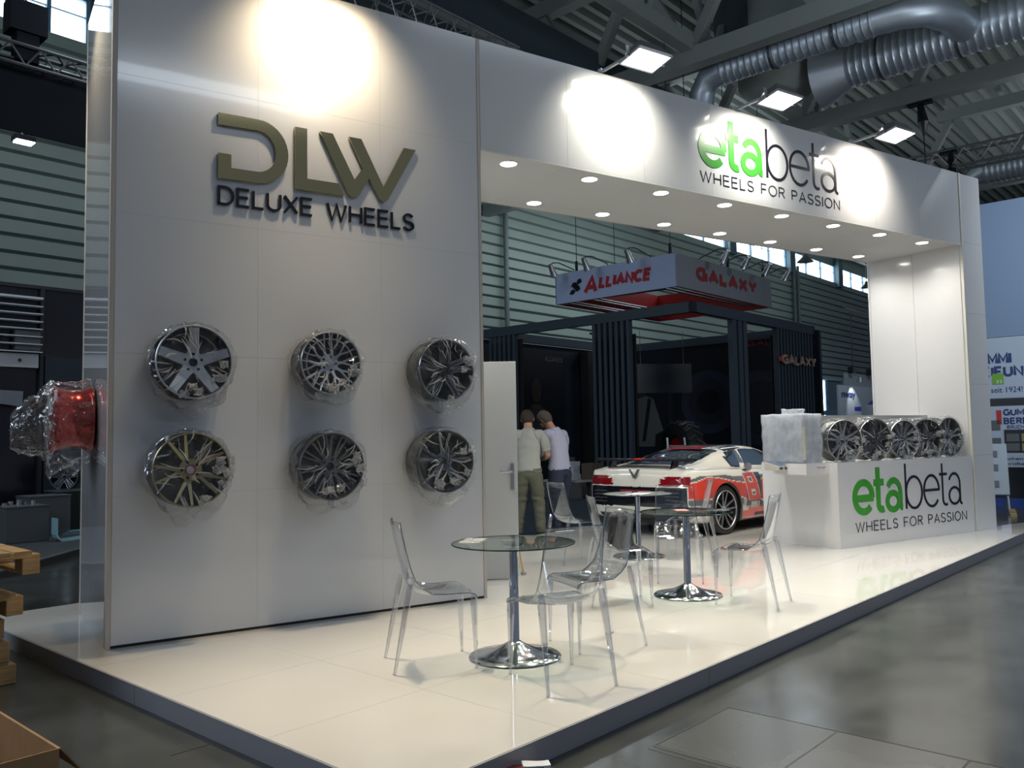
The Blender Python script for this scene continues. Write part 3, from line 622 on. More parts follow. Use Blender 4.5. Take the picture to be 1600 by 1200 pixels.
# ================================================================== alloy wheels
def wheel(name, label, loc, rot, style, Rr=.265, Wd=.24, face=None, barrel=None, dark=None, bag=True, seed=1, group=None, cap=None, spin=0.0, bagscale=1.0):
    """wheel with its outer face at local z=Wd looking along +z; back rim at z=0"""
    t = thing(name, label, 'wheel', loc, group=group); t.rotation_euler = rot
    Z = Matrix.Rotation(spin, 4, 'Z')
    pr_ = [(Rr, 0), (Rr, .012), (Rr*.955, .018), (Rr*.93, .045), (Rr*.86, .065), (Rr*.855, Wd*.55), (Rr*.93, Wd*.86), (Rr*.955, Wd-.02), (Rr, Wd-.012), (Rr, Wd), (Rr*.955, Wd), (Rr*.93, Wd-.012), (Rr*.885, Wd*.80), (Rr*.83, Wd*.55), (Rr*.83, .065), (Rr*.9, .04), (Rr*.945, 0)]
    mb = MB(); mb.lathe(pr_, 44, closed=True); mb.build('barrel', barrel, t, smooth=45)
    mb = MB(); mb.tube([(Rr*.975*cos(a), Rr*.975*sin(a), Wd) for a in [2*pi*i/44 for i in range(44)]], Rr*.025, 6, closed=True); mb.build('rim_lip', face if style != 'twin' else mat('machined_edge', (.55,.56,.58), .2, 1), t, smooth=True)
    mb = MB(); mb.lathe([(.0001, Wd*.30), (Rr*.82, Wd*.30), (Rr*.82, Wd*.33), (.0001, Wd*.33)], 32); mb.build('back_disc', dark, t)
    zc = Wd*.80; hub = MB(); hub.lathe([(Rr*.11, zc+.004), (Rr*.30, zc), (Rr*.31, zc-.03), (Rr*.2, zc-.05), (Rr*.11, zc-.05)], 30, closed=True); hub.build('hub', face, t, smooth=40)
    mb = MB(); mb.lathe([(.0001, zc+.012), (Rr*.10, zc+.010), (Rr*.125, zc+.002), (Rr*.125, zc-.01)], 24); mb.build('center_cap', cap or black, t, smooth=40)
    for i in range(5):
        a = 2*pi*i/5+spin+(pi/5 if style in ('v10',) else 0) + (pi/2 if style == 'five' else 0); rr = Rr*(.215 if style != 'five' else .23)
        mb = MB(); mb.cyl((rr*cos(a), rr*sin(a), zc-.02), (rr*cos(a), rr*sin(a), zc+.0045), Rr*.042, 12); mb.build('lug_hole', black, t)
    def spoke_mesh(segs, m, th=.028):
        """segs: list of strips, each [(r, halfwidth, z, side offset)...] along +x"""
        mb = MB()
        for sg in segs:
            vs = []
            for (r, hw, z, o) in sg: vs += [(r, o-hw, z), (r, o+hw, z), (r, o+hw*1.15, z-th), (r, o-hw*1.15, z-th)]
            fs = [(0,3,2,1)]
            for i in range(len(sg)-1):
                A, B = 4*i, 4*i+4; fs += [(A, A+1, B+1, B), (A+1, A+2, B+2, B+1), (A+2, A+3, B+3, B+2), (A+3, A, B, B+3)]
            e = 4*(len(sg)-1); fs.append((e, e+1, e+2, e+3)); mb.add(vs, fs)
        return mb.mesh('spoke', m)
    ze = Wd-.006
    def ring(me, n, a0=0.0, nm='spoke', mats=None):
        for i in range(n): link(nm, me, t, rot=(0, 0, a0+2*pi*i/n+spin))
    r0, r1 = Rr*.22, Rr*.95
    if style == 'five':
        ring(spoke_mesh([[(r0*.8, .040, zc+.002, 0), (Rr*.5, .036, zc+.012, 0), (Rr*.93, .031, ze, 0)]], face, .03), 5, pi/2)
    elif style == 'v10':
        me = spoke_mesh([[(r0*.9, .020, zc, .0), (Rr*.36, .014, zc+.004, .014), (r1, .0085, ze, .062)], [(r0*.9, .020, zc, .0), (Rr*.36, .014, zc+.004, -.014), (r1, .0085, ze, -.062)]], face, .03); ring(me, 5, pi/5+.1)
    elif style == 'mesh':
        me = spoke_mesh([[(r0*.9, .014, zc, 0), (Rr*.50, .009, zc+.012, 0)], [(Rr*.46, .008, zc+.010, .003), (Rr*.72, .006, zc+.022, .028), (r1, .005, ze, .040)], [(Rr*.46, .008, zc+.010, -.003), (Rr*.72, .006, zc+.022, -.028), (r1, .005, ze, -.040)]], face, .022); ring(me, 10, .1)
        mb = MB(); mb.tube([(Rr*.78*cos(a), Rr*.78*sin(a), zc+.022) for a in [2*pi*i/40 for i in range(40)]], .006, 6, closed=True); mb.build('inner_ring', face, t, smooth=True)
    elif style == 'multi':
        me = spoke_mesh([[(r0*.9, .010, zc, .0), (r1, .0065, ze-.015, .030)], [(r0*.9, .010, zc, .0), (r1, .0065, ze-.015, -.018)]], face, .026); ring(me, 12, .05)
    elif style == 'twin':
        me = spoke_mesh([[(r0*.85, .020, zc, .022), (r1, .020, ze-.01, .040)], [(r0*.85, .020, zc, -.022), (r1, .020, ze-.01, -.040)]], dark, .03); ring(me, 5, pi/2)
        e = mat('machined_edge', (.55,.56,.58), .2, 1)
        me = spoke_mesh([[(r0*1.1, .003, zc+.003, .004), (r1, .003, ze-.006, .018)], [(r0*1.1, .003, zc+.003, -.004), (r1, .003, ze-.006, -.018)], [(r0*1.1, .003, zc+.003, .040), (r1, .003, ze-.006, .060)], [(r0*1.1, .003, zc+.003, -.040), (r1, .003, ze-.006, -.060)]], e, .004); ring(me, 5, pi/2, 'spoke_edge')
    elif style == 'twin_silver':
        me = spoke_mesh([[(r0*.85, .016, zc, .010), (Rr*.6, .013, zc+.012, .030), (r1, .012, ze-.01, .052)], [(r0*.85, .016, zc, -.010), (Rr*.6, .013, zc+.012, -.030), (r1, .012, ze-.01, -.052)]], face, .03); ring(me, 5, pi/2)
    if bag:
        # thin film pulled over the wheel and gathered: loose skirt below, folds elsewhere
        bm = MB(); nt_, ns = 72, 22; vs = []; fs = []
        prof = [(1.05,-.0),(1.10,.02),(1.09,.15),(1.07,.4),(1.08,.7),(1.09,.95),(1.07,1.05),(1.0,1.10),(.9,1.09),(.75,1.06),(.6,1.03),(.45,1.02),(.3,1.02),(.15,1.04),(.04,1.05)]
        Ri = Matrix(t.rotation_euler.to_matrix()).to_3x3(); Ri.transpose(); dn = Ri @ Vector((0, 0, -1))
        for i, (pr2, pz) in enumerate(prof):
            for j in range(nt_):
                a = 2*pi*j/nt_; d = Vector((cos(a), sin(a), 0)); q = Vector((cos(a)*3, sin(a)*3, pz*3+seed*7.3))
                low = max(0, d.dot(dn)); w_ = min(1, pr2)**2
                k = 1+(.05*noise.noise(q)+.035*noise.noise(q*2.7)+.02*noise.noise(Vector((cos(a)*12, sin(a)*12, seed))))*w_*bagscale*1.6
                k += w_*bagscale*(.42*low**2.5*max(0, noise.noise(q*.8+Vector((0,0,4)))+.55)) * (1 if pz > .3 else .4)
                r = Rr*pr2*k; z = Wd*pz+(.020*noise.noise(q*1.4+Vector((5,1,0)))+.010*noise.noise(q*4))*(.5+.5*w_)
                if pz > .9: z = max(z, Wd+.004)
                vs.append((r*cos(a), r*sin(a), max(.003, z)))
        for i in range(len(prof)-1):
            for j in range(nt_): fs.append((i*nt_+j, i*nt_+(j+1) % nt_, (i+1)*nt_+(j+1) % nt_, (i+1)*nt_+j))
        rng = random.Random(seed*17); fo = MB()
        for q_ in range(26):      # whitish crease strips painting the highlights on the film
            a0 = rng.uniform(0, 2*pi); ra = rng.uniform(.05, .75)*Rr; ln = rng.uniform(.25, .75)*Rr; da = rng.uniform(-.9, .9); w0 = rng.uniform(.0015, .006)
            p0 = Vector((ra*cos(a0), ra*sin(a0))); dv = Vector((cos(a0+da), sin(a0+da))); nv_ = Vector((-dv.y, dv.x)); bend = rng.uniform(-.03, .03); zf = Wd*1.02+.012
            vv = []; m_n = 7
            for k_ in range(m_n):
                s_ = k_/(m_n-1); c_ = p0+dv*ln*s_+nv_*bend*sin(pi*s_); c_ += nv_*rng.uniform(-.002, .002); rr_ = c_.length
                zz = zf+.01*noise.noise(Vector((c_.x*12, c_.y*12, seed)))-max(0, rr_/Rr-.85)*.12; ww = w0*(.25+sin(pi*s_))
                if rr_ > Rr*1.08: c_ = c_*(Rr*1.08/rr_)
                vv += [(c_.x-nv_.x*ww, c_.y-nv_.y*ww, zz), (c_.x+nv_.x*ww, c_.y+nv_.y*ww, zz+.004)]
            fo.add(vv, [(2*k_, 2*k_+1, 2*k_+3, 2*k_+2) for k_ in range(m_n-1)])
        for q_ in range(9):      # crumpled tufts at the side and below
            a0 = rng.choice((rng.uniform(-.7, .5), rng.uniform(-2.2, -.9))); rr_ = Rr*rng.uniform(.62, 1.12); cx_, cy_ = rr_*cos(a0), rr_*sin(a0); nn_ = 5; vv = []
            for i_ in range(nn_):
                for j_ in range(nn_): vv.append((cx_+(i_-2)*.016+rng.uniform(-.008, .008), cy_+(j_-2)*.014+rng.uniform(-.008, .008), Wd*(1.04 if rr_ < Rr else .95)+rng.uniform(-.012, .018)))
            fo.add(vv, [(i_*nn_+j_, i_*nn_+j_+1, (i_+1)*nn_+j_+1, (i_+1)*nn_+j_) for i_ in range(nn_-1) for j_ in range(nn_-1)])
        if not Ri.to_euler().x > 99: 
            fob = fo.build('bag_fold_glints', foldglint, t, fix=False); fob['kind'] = 'stuff'; fob['label'] = 'whitish folds and tufts standing in for highlights on the bag'
        bm.add(vs, fs); bm.build('plastic_bag', bagm, t, smooth=35, label='clear crinkled plastic bag pulled over the wheel', fix=False)
    return t
silver = mat('alloy_silver', (.62,.63,.65), .28, .9); gun = mat('alloy_gunmetal', (.20,.21,.22), .3, .9); dkb = mat('alloy_black', (.018,.018,.022), .22, .3, coat=.5)
brz = mat('alloy_bronze', (.42,.36,.20), .3, .8); bdark = mat('wheel_inside', (.03,.03,.034), .6); bmid = mat('barrel_grey', (.10,.105,.11), .35, .8)
rbar = mat('alloy_red', (.42,.025,.015), .22, .6, coat=.6); redcap = mat('cap_red', (.35,.04,.04), .4)
insg = mat('wheel_inside_grey', (.13,.13,.135), .6)
FW = (R(90), 0, 0); GW = 'bagged alloy wheels on the display wall'
YB = YW-.02
wheel('alloy_wheel', 'black wheel with five broad silver spokes, upper left on the display wall', (1.355, YB, 2.10), FW, 'five', face=mat('spoke_silver', (.60,.62,.66), .35, .5), barrel=dkb, dark=insg, seed=1, group=GW)
wheel('alloy_wheel', 'bronze wheel with thin V spokes and red ringed cap, lower left on the display wall', (1.34, YB, 1.335), FW, 'v10', face=brz, barrel=gun, dark=insg, seed=2, group=GW, cap=mat('cap_silver', (.6,.6,.62), .3, .6))
wheel('alloy_wheel', 'silver fine mesh wheel, upper middle on the display wall', (2.37, YB, 2.125), FW, 'mesh', .245, face=silver, barrel=bmid, dark=bdark, seed=3, group=GW, cap=silver)
wheel('alloy_wheel', 'dark grey multi spoke wheel with deep lip, lower middle on the display wall', (2.375, YB, 1.325), FW, 'multi', .262, face=gun, barrel=bmid, dark=bdark, seed=4, group=GW)
wheel('alloy_wheel', 'black twin spoke wheel with machined edges, upper right on the display wall', (3.385, YB, 2.10), FW, 'twin', .262, face=dkb, barrel=bmid, dark=bdark, seed=5, group=GW)
wheel('alloy_wheel', 'gunmetal split spoke wheel, lower right on the display wall', (3.37, YB, 1.335), FW, 'twin_silver', .262, face=mat('alloy_smoke', (.30,.31,.33), .25, .9), barrel=bmid, dark=bdark, seed=6, group=GW)
# rings that only some caps have
mb = MB(); mb.tube([(.035*cos(a), .035*sin(a), 0) for a in [2*pi*i/24 for i in range(24)]], .005, 6, closed=True)
brw = [o for o in COL.objects if o.get('label', '').startswith('bronze wheel')][0]; mb.build('cap_ring', redcap, brw, loc=(0, 0, .24*.8+.008), smooth=True, label='red ring round the cap')
wheel('alloy_wheel', 'red wheel in a loose plastic bag, mounted on the mirror gloss side wall', (.81, 7.27, 1.725), (0, R(-90), 0), 'twin_silver', .262, .27, face=rbar, barrel=rbar, dark=rbar, seed=8, bagscale=1.9)
# the bag of the red wheel hangs forward as a loose bunch
rw = [o for o in COL.objects if o.get('label', '').startswith('red wheel')][0]
mb = MB(); vs = []; fs = []; n1, n2 = 18, 40
for i in range(n1):
    s_ = i/(n1-1)
    for j in range(n2):
        a = 2*pi*j/n2; rr = .262*(1.10-.62*s_**1.3)*(1+.16*noise.noise(Vector((cos(a)*3, sin(a)*3, s_*4+2)))+.10*noise.noise(Vector((cos(a)*8, sin(a)*8, s_*7))))
        vs.append((rr*cos(a)-.10*s_, rr*sin(a), .26+.27*s_+.03*noise.noise(Vector((cos(a)*4, sin(a)*4, s_*5+9)))))
for i in range(n1-1):
    for j in range(n2): fs.append((i*n2+j, i*n2+(j+1) % n2, (i+1)*n2+(j+1) % n2, (i+1)*n2+j))
fs.append(tuple((n1-1)*n2+j for j in range(n2)))
mb.add(vs, fs); mb.build('loose_bag_end', bagm, rw, smooth=30, label='loose bunched end of the plastic bag')
# five wheels standing in the counter top
CZ_ = T+1.032; gc = 'bagged alloy wheels on the counter'
cw = [(9.22, 'twin_silver', silver, .262, -16, 'silver split spoke wheel on the counter, next to the wrapped machine', 11),
      (9.84, 'twin', dkb, .268, -14, 'black wheel on the counter, second from the wrapped machine', 12),
      (10.46, 'multi', silver, .258, -12, 'silver many spoked wheel, middle one on the counter', 13),
      (11.03, 'five', gun, .262, -20, 'dark wheel hidden by crumpled film, fourth on the counter', 14),
      (11.50, 'twin_silver', silver, .275, -6, 'large silver double spoke wheel on the counter beside the column', 15)]
for x, st, fc, rr, az, lab, sd in cw:
    Mx = Matrix.Rotation(R(az), 4, 'Z') @ Matrix.Rotation(R(90), 4, 'X')
    wheel('alloy_wheel', lab, (x, YW+.30, CZ_+rr+.004), Mx.to_euler(), st, rr, .22, face=fc, barrel=bmid, dark=bdark, seed=sd, group=gc, bagscale=(0.6 if sd != 15 else .25))
# ================================================================== clear chairs and glass tables
def chair_parts(t):
    # profile of the shell from the top of the back down and forward: (y, z, half width, side lift)
    pf = [(-.275,.900,.185,.0),(-.262,.83,.188,.0),(-.242,.735,.193,-.004),(-.218,.635,.198,-.008),(-.196,.55,.203,-.014),(-.178,.505,.205,-.02),(-.155,.47,.205,.028),(-.115,.448,.206,.03),(-.05,.438,.208,.022),(.04,.442,.212,.014),(.12,.452,.216,.006),(.18,.458,.219,.0),(.212,.450,.220,-.004),(.226,.430,.220,-.006)]
    n = 14; vs = []; fs = []
    for i, (y, z, hw, lf) in enumerate(pf):
        for j in range(n+1):
            s = -1+2*j/n; e = s*s
            back = 1 if i < 6 else 0
            yy = y + (.030*e if i < 5 else (.02*e if i == 5 else 0)); zz = z + (lf*e if not back else 0)
            if 4 <= i <= 7: zz += .045*e*e*(1 if i in (5, 6) else .5)
            vs.append((s*hw, yy, zz))
    for i in range(len(pf)-1):
        for j in range(n): a = i*(n+1)+j; fs.append((a, a+1, a+n+2, a+n+1))
    nb = 6*(n+1)
    for nm, rows in (('backrest', (0, 6)), ('seat', (5, len(pf)-1))):
        a, b = rows; mb = MB(); sub = vs[a*(n+1):(b+1)*(n+1)]; ff = [(i*(n+1)+j, i*(n+1)+j+1, (i+1)*(n+1)+j+1, (i+1)*(n+1)+j) for i in range(b-a) for j in range(n)]
        if nm == 'backrest': sub = vs[0:6*(n+1)]; ff = [(i*(n+1)+j, i*(n+1)+j+1, (i+1)*(n+1)+j+1, (i+1)*(n+1)+j) for i in range(5) for j in range(n)]
        mb.add(sub, ff); o = mb.build(nm, clear, t, smooth=60, fix=False)
        md = o.modifiers.new('solid', 'SOLIDIFY'); md.thickness = .006; md.offset = 0
    # rim line: the thick moulded edge reads as a darker and brighter outline
    edge = [vs[i*(n+1)] for i in range(len(pf))]; edger = [vs[i*(n+1)+n] for i in range(len(pf))]
    rim = mat('clear_edge', (.50,.54,.60), .08, .3)
    MB().tube(edge, .0042, 6).build('side_rim', clearedge, t, smooth=True); MB().tube(edger, .0042, 6).build('side_rim', clearedge, t, smooth=True)
    MB().tube(vs[:n+1], .0035, 6).build('top_rim', clearedge, t, smooth=True); MB().tube(vs[-(n+1):], .0045, 6).build('front_rim', clearedge, t, smooth=True)
    for sx in (-1, 1):
        for (x0, y0, z0, x1, y1, r0, r1) in ((.195, -.185, .53, .215, -.29, .024, .010), (.203, .205, .445, .208, .215, .023, .009)):
            pts = [Vector((sx*(x0+(x1-x0)*q), y0+(y1-y0)*q, z0*(1-q)+.004*q)) for q in (0, .12, .5, .93, 1)]
            rs = [r0*.7, r0, (r0+r1)/2, r1, r1*1.15]
            mb = MB(); mb.tube(pts, rs, 6); mb.build('leg', clearleg, t, smooth=20)
clearedge = film('clear_edge', (.62,.65,.69), .30, .05, edge=.6)
def chair(x, y, deg, label, first=None):
    if first is None:
        t = thing('clear_chair', label, 'chair', (x, y, T), R(deg-90), 'clear plastic chairs at the glass tables'); chair_parts(t); return t
    return copy_tree(first, loc=(x, y, T), rz=R(deg-90), label=label)
c0 = chair(2.52, 4.84, -17, 'clear plastic chair left of the front table, seen in profile')
chair(2.93, 4.09, 82, 'clear plastic chair nearest the camera, back turned to it, at the front table', c0)
chair(3.60, 4.62, 172, 'clear plastic chair on the right of the front table', c0)
chair(4.70, 5.62, -28, 'clear plastic chair left of the middle table with the dark bag on it', c0)
chair(5.52, 4.95, 116, 'clear plastic chair right of the middle table, in front of the counter', c0)
chair(5.83, 6.10, -130, 'clear plastic chair behind the middle table, facing the camera', c0)
chair(5.80, 7.72, -5, 'clear plastic chair on the left of the farthest table', c0)
chair(6.98, 7.10, 125, 'clear plastic chair on the right of the farthest table, before the car', c0)
def table(x, y, label, first=None):
    if first is not None: return copy_tree(first, loc=(x, y, T), rz=R(40)*x, label=label)
    t = thing('glass_table', label, 'table', (x, y, T), 0, 'round glass tables on chrome stems')
    mb = MB(); mb.lathe([(.0001,.722),(.400,.722),(.402,.726),(.400,.730),(.0001,.730)], 64); mb.build('glass_top', glassm, t, smooth=30)
    mb = MB(); mb.lathe([(.398,.7215),(.4035,.7225),(.4035,.7295),(.398,.7305)], 64, closed=True); mb.build('glass_rim', glassedge, t, smooth=30, label='dark green glass edge')
    mb = MB(); mb.lathe([(.0001,0),(.290,0),(.298,.006),(.290,.014),(.22,.026),(.14,.048),(.075,.078),(.045,.095),(.040,.10),(.0001,.10)], 56); mb.build('base', chrome, t, smooth=50)
    mb = MB(); mb.lathe([(.038,.085),(.031,.10),(.031,.70),(.0001,.70)], 28); mb.build('stem', chrome, t, smooth=50)
    mb = MB(); mb.lathe([(.0001,.70),(.06,.70),(.075,.712),(.075,.7205),(.0001,.7205)], 28); mb.build('top_plate', chrome, t, smooth=40)
    return t
t0 = table(3.00, 4.66, 'round glass table nearest the camera, on a chrome trumpet base')
table(5.36, 5.50, 'round glass table in the middle, before the clear chair facing the camera', t0)
table(6.62, 7.58, 'round glass table farthest back, near the rear of the car', t0)
# dark bag on a chair, papers on tables
bgm = mat('bag_fabric', (.035,.037,.040), .7, var=.15)
b = thing('dark_bag', 'dark grey soft bag standing on the clear chair by the middle table', 'bag', (4.74, 5.66, T+.452), R(20))
def bagmesh():
    bm = bmesh.new(); bmesh.ops.create_cube(bm, size=1); bmesh.ops.subdivide_edges(bm, edges=bm.edges, cuts=10, use_grid_fill=True)
    for v in bm.verts:
        x, y, z = v.co; tz = z+.5; wx = .30-.045*tz; wy = .17-.10*tz
        rnd = 1-.25*(abs(2*x)**4)*(abs(2*y)**4)
        v.co = Vector((x*wx*rnd, y*wy*rnd, .005+tz*.30-.02*(abs(2*x)**2)*tz)) + noise.noise_vector(Vector((x, y, z))*5)*.008
    me = bpy.data.meshes.new('bag_body'); bm.to_mesh(me); bm.free(); me.materials.append(bgm); me.polygons.foreach_set('use_smooth', [True]*len(me.polygons)); return me
link('bag_body', bagmesh(), b)
mb = MB(); mb.tube([(-.12,-.055,.10),(-.11,-.05,.24),(.11,-.05,.24),(.12,-.055,.10)], .006, 6); mb.build('seam', bgm, b, smooth=True)
pp = mat('paper', (.72,.74,.80), .6)
def sheet(name, label, loc, rz, sx, sy, m): 
    t = thing(name, label, 'paper', loc, rz); mb = MB(); nx = 6
    mb.add([(-sx/2+sx*i/nx, y, .001+.004*sin(i*1.1)**2) for i in range(nx+1) for y in (-sy/2, sy/2)], [(2*i, 2*i+1, 2*i+3, 2*i+2) for i in range(nx)]); o = mb.build('page', m, t, fix=False)
    md = o.modifiers.new('s', 'SOLIDIFY'); md.thickness = .002; md.offset = 1; return t
sheet('brochure', 'folded paper lying on the farthest glass table', (6.60, 7.52, T+.731), .4, .32, .22, pp)
sheet('brochure', 'small red and white leaflet on the middle glass table', (5.42, 5.62, T+.731), 1.0, .16, .11, mat('paper_red', (.55,.25,.22), .6))
sheet('brochure', 'thin clear wrapping left on the front glass table', (2.84, 4.90, T+.731), .8, .25, .14, film('wrap', (.9,.9,.9), .15, .2, haze=.3, bump=.4))
# broom stick leaning behind the door
t = thing('broom_stick', 'pale wooden stick leaning behind the open cabin door', 'stick', (4.84, 7.33, T), 0)
mb = MB(); mb.tube([(0,0,0),(-.09,.02,.55),(-.17,.05,.95)], .011, 8); mb.build('handle', mat('pine', (.62,.42,.20), .5), t, smooth=True)
mb = MB(); mb.box((-.02,-.02,0),(.02,.02,.03)); mb.build('ferrule', steel, t)
# small parcel at the foot of the platform
t = thing('plastic_packet', 'small white and red plastic packet on the hall floor at the platform edge', 'packet', H(2.93, 2.56, .012), R(-25))
me = crumple_box((-.05,-.03,0), (.07,.03,.05), 6, .008, 21); me.materials.append(mat('packet_white', (.85,.88,.92), .15)); link('packet_body', me, t)
me = crumple_box((-.15,-.03,0), (-.05,.03,.04), 6, .008, 22); me.materials.append(mat('packet_red', (.25,.03,.035), .25)); link('packet_end', me, t, label='dark red end of the packet')
mb = MB(); mb.box((-.02,-.034,.03),(.04,-.031,.042)); mb.build('print', black, t)
# ================================================================== race-liveried coupe on the platform
import numpy as np
def build_car():
    ca = R(11.0); t = thing('sports_car', 'white two door coupe with red and grey race stickers and number 8, seen from behind', 'car')
    # local x forward from the tail, y left, z up
    t.rotation_euler = (0, 0, ca); t.location = (8.03, 9.20, T)
    # x, zb, wb, wm, ws, zs, wg, wr, zr, zedge
    ST = [(0.00,.34,.60,.80,.74,.80,.60,.45,.86,.85),(0.03,.27,.74,.86,.81,.86,.68,.50,.925,.915),(.12,.22,.82,.915,.875,.905,.74,.55,.955,.945),(.40,.17,.86,.955,.920,.90,.76,.60,.985,.965),
          (.75,.15,.87,.968,.930,.90,.75,.56,1.07,1.03),(1.10,.14,.86,.968,.915,.895,.74,.55,1.165,1.12),(1.45,.14,.85,.960,.900,.885,.745,.56,1.225,1.18),(1.85,.14,.84,.955,.895,.875,.75,.565,1.25,1.205),
          (2.20,.14,.84,.955,.895,.865,.75,.56,1.235,1.19),(2.55,.14,.85,.955,.900,.855,.76,.56,1.16,1.11),(2.90,.14,.86,.955,.905,.840,.78,.60,1.02,.98),(3.20,.15,.87,.955,.905,.815,.80,.66,.895,.875),
          (3.55,.16,.86,.950,.890,.775,.80,.66,.825,.81),(3.95,.18,.82,.93,.85,.70,.76,.60,.745,.73),(4.25,.22,.72,.86,.76,.60,.66,.50,.635,.62),(4.40,.28,.55,.72,.62,.52,.50,.38,.54,.53),(4.43,.34,.4,.55,.45,.46,.35,.25,.48,.47)]
    def ringp(s):
        x, zb, wb, wm, ws, zs, wg, wr, zr, ze = s
        return [(0,zb),(wb*.6,zb),(wb,zb+.02),(wb+(wm-wb)*.7,zb+.14),(wm,.50 if zs > .55 else (zb+zs)/2),(wm-.004,(.5+zs)/2+.03 if zs > .55 else zs-.03),(ws,zs-.01),(ws-.05,zs+.012),(wg,zs+.03+.02*(ze-zs)),(wg*.45+wr*.55,zs+.03+(ze-zs)*.62),(wr,ze),(wr*.6,ze+(zr-ze)*.75),(0,zr)]
    P = np.array([[(s[0], y, z) for y, z in ringp(s)] for s in ST])   # stations x ring x 3
    def cr(A, f):     # Catmull-Rom resample along axis 0
        n = len(A); out = []
        for i in range(n-1):
            p0, p1, p2, p3 = A[max(i-1,0)], A[i], A[i+1], A[min(i+2,n-1)]
            for k in range(f):
                q = k/f; out.append(.5*((2*p1)+(-p0+p2)*q+(2*p0-5*p1+4*p2-p3)*q*q+(-p0+3*p1-3*p2+p3)*q**3))
        out.append(A[-1]); return np.array(out)
    G = cr(P, 26); G = np.swapaxes(cr(np.swapaxes(G, 0, 1), 13), 0, 1)      # dense half body
    # close the tail and nose with extra inset rings
    def cap(ring, x, sgn):
        c = np.array([x, 0, ring[:, 2].mean()]); rs = []
        for q, dx in [((.985-.965*k_/15), .036*(1-(.985-.965*k_/15)**2)**.5) for k_ in range(16)]:
            r = c+(ring-c)*q; r[:, 1] = ring[:, 1]*q; r[:, 0] = x+sgn*dx; rs.append(r)
        return rs
    G = np.array(cap(G[0], 0, -1)[::-1]+list(G)+cap(G[-1], 4.43, 1))
    ns, nr = G.shape[:2]
    full = np.concatenate([G, (G*np.array([1,-1,1]))[:, -2:0:-1]], axis=1); m = full.shape[1]
    V = full.reshape(-1, 3)
    idx = lambda i, j: i*m+(j % m)
    AX = (.80, 3.42); AR = .385
    groups = {'body': [], 'rear_window': [], 'side_window': [], 'side_window_left': [], 'windscreen': [], 'tail_light': [], 'tail_light_left': [], 'tail_panel': [], 'diffuser': [], 'intake': [], 'roof_spoiler_light': []}
    cols = []
    whitec = (.80,.77,.68); red = (.62,.035,.015); grey = (.105,.105,.11); lg = (.45,.47,.50); dk = (.03,.03,.035)
    def seg(px, pz, pts):   # height of polyline at px
        for (a, b), (c, d) in zip(pts, pts[1:]):
            if a <= px <= c: return b+(d-b)*(px-a)/(c-a)
        return pts[0][1] if px < pts[0][0] else pts[-1][1]
    topg = [(0.05,.80),(.35,.87),(.60,.86),(1.05,.80),(1.5,.80),(2.4,.81),(4.4,.66)]
    topr = [(0.05,.74),(.35,.81),(.60,.80),(.95,.74),(1.3,.70),(1.8,.735),(2.6,.74),(4.4,.60)]
    botr = [(0.05,.53),(.6,.53),(1.1,.53),(1.35,.47),(1.6,.43),(2.6,.44),(4.4,.42)]
    botg = [(0.05,.44),(.6,.44),(1.1,.44),(1.35,.35),(1.6,.33),(2.6,.33),(4.4,.32)]
    def livery(x, y, z, side):
        if z > 1.12 and not side:      # roof
            if abs(y+.02-.0) < .10 and x < 2.6 and .0 <= y+.08: return red
            if -.30 < y < -.06 and 1.1 < x: return grey
            if y < -.42 and 1.35 < x < 1.8: return dk
            if .12 < y < .30: return lg
            return lg if x > 1.2 and abs(y) < .45 else whitec
        if side and y < 0:
            if z > .84:
                if 1.45 < x < 1.62+ (1.2-z)*.3 and z > .98: return grey
                return whitec
            tg, tr, br, bg_ = seg(x,z,topg), seg(x,z,topr), seg(x,z,botr), seg(x,z,botg)
            # number 8 on a slanted dark field with white outline
            cx = 1.50+(z-.62)*-.38; dx = x-cx
            if .36 < z < .86 and abs(dx) < .17:
                ax = abs(dx); k = z
                if k < .44: return whitec if (.36 < k < .42 and ax < .12 and int(x*60) % 3) else dk
                if ax > .155 or k > .84: return whitec
                hole1 = abs(dx) < .055 and .70 < k < .79; hole2 = abs(dx) < .055 and .50 < k < .59
                if abs(dx) < .035 and (.72 < k < .77 or .52 < k < .57): return dk
                if hole1 or hole2: return whitec
                return red
            if 1.33 < x < 1.75 and .36 < z < .84: return dk
            if z > tg: return whitec
            if z > tr+.012: return grey
            if z > tr: return whitec
            if z > br: 
                if 2.02 < x < 2.30 and .50 < z < .68 and (int(x*16)+int(z*22)) % 2: return whitec
                return red
            if z > br-.014: return whitec
            if z > bg_: return grey if x < 1.25 or x > 1.7 else lg
            if x > 1.25: return red if z < .30+.06*(x > 1.4) else whitec
            return lg if z > .36 else whitec
        if side: return whitec if z > .5 else red
        return whitec
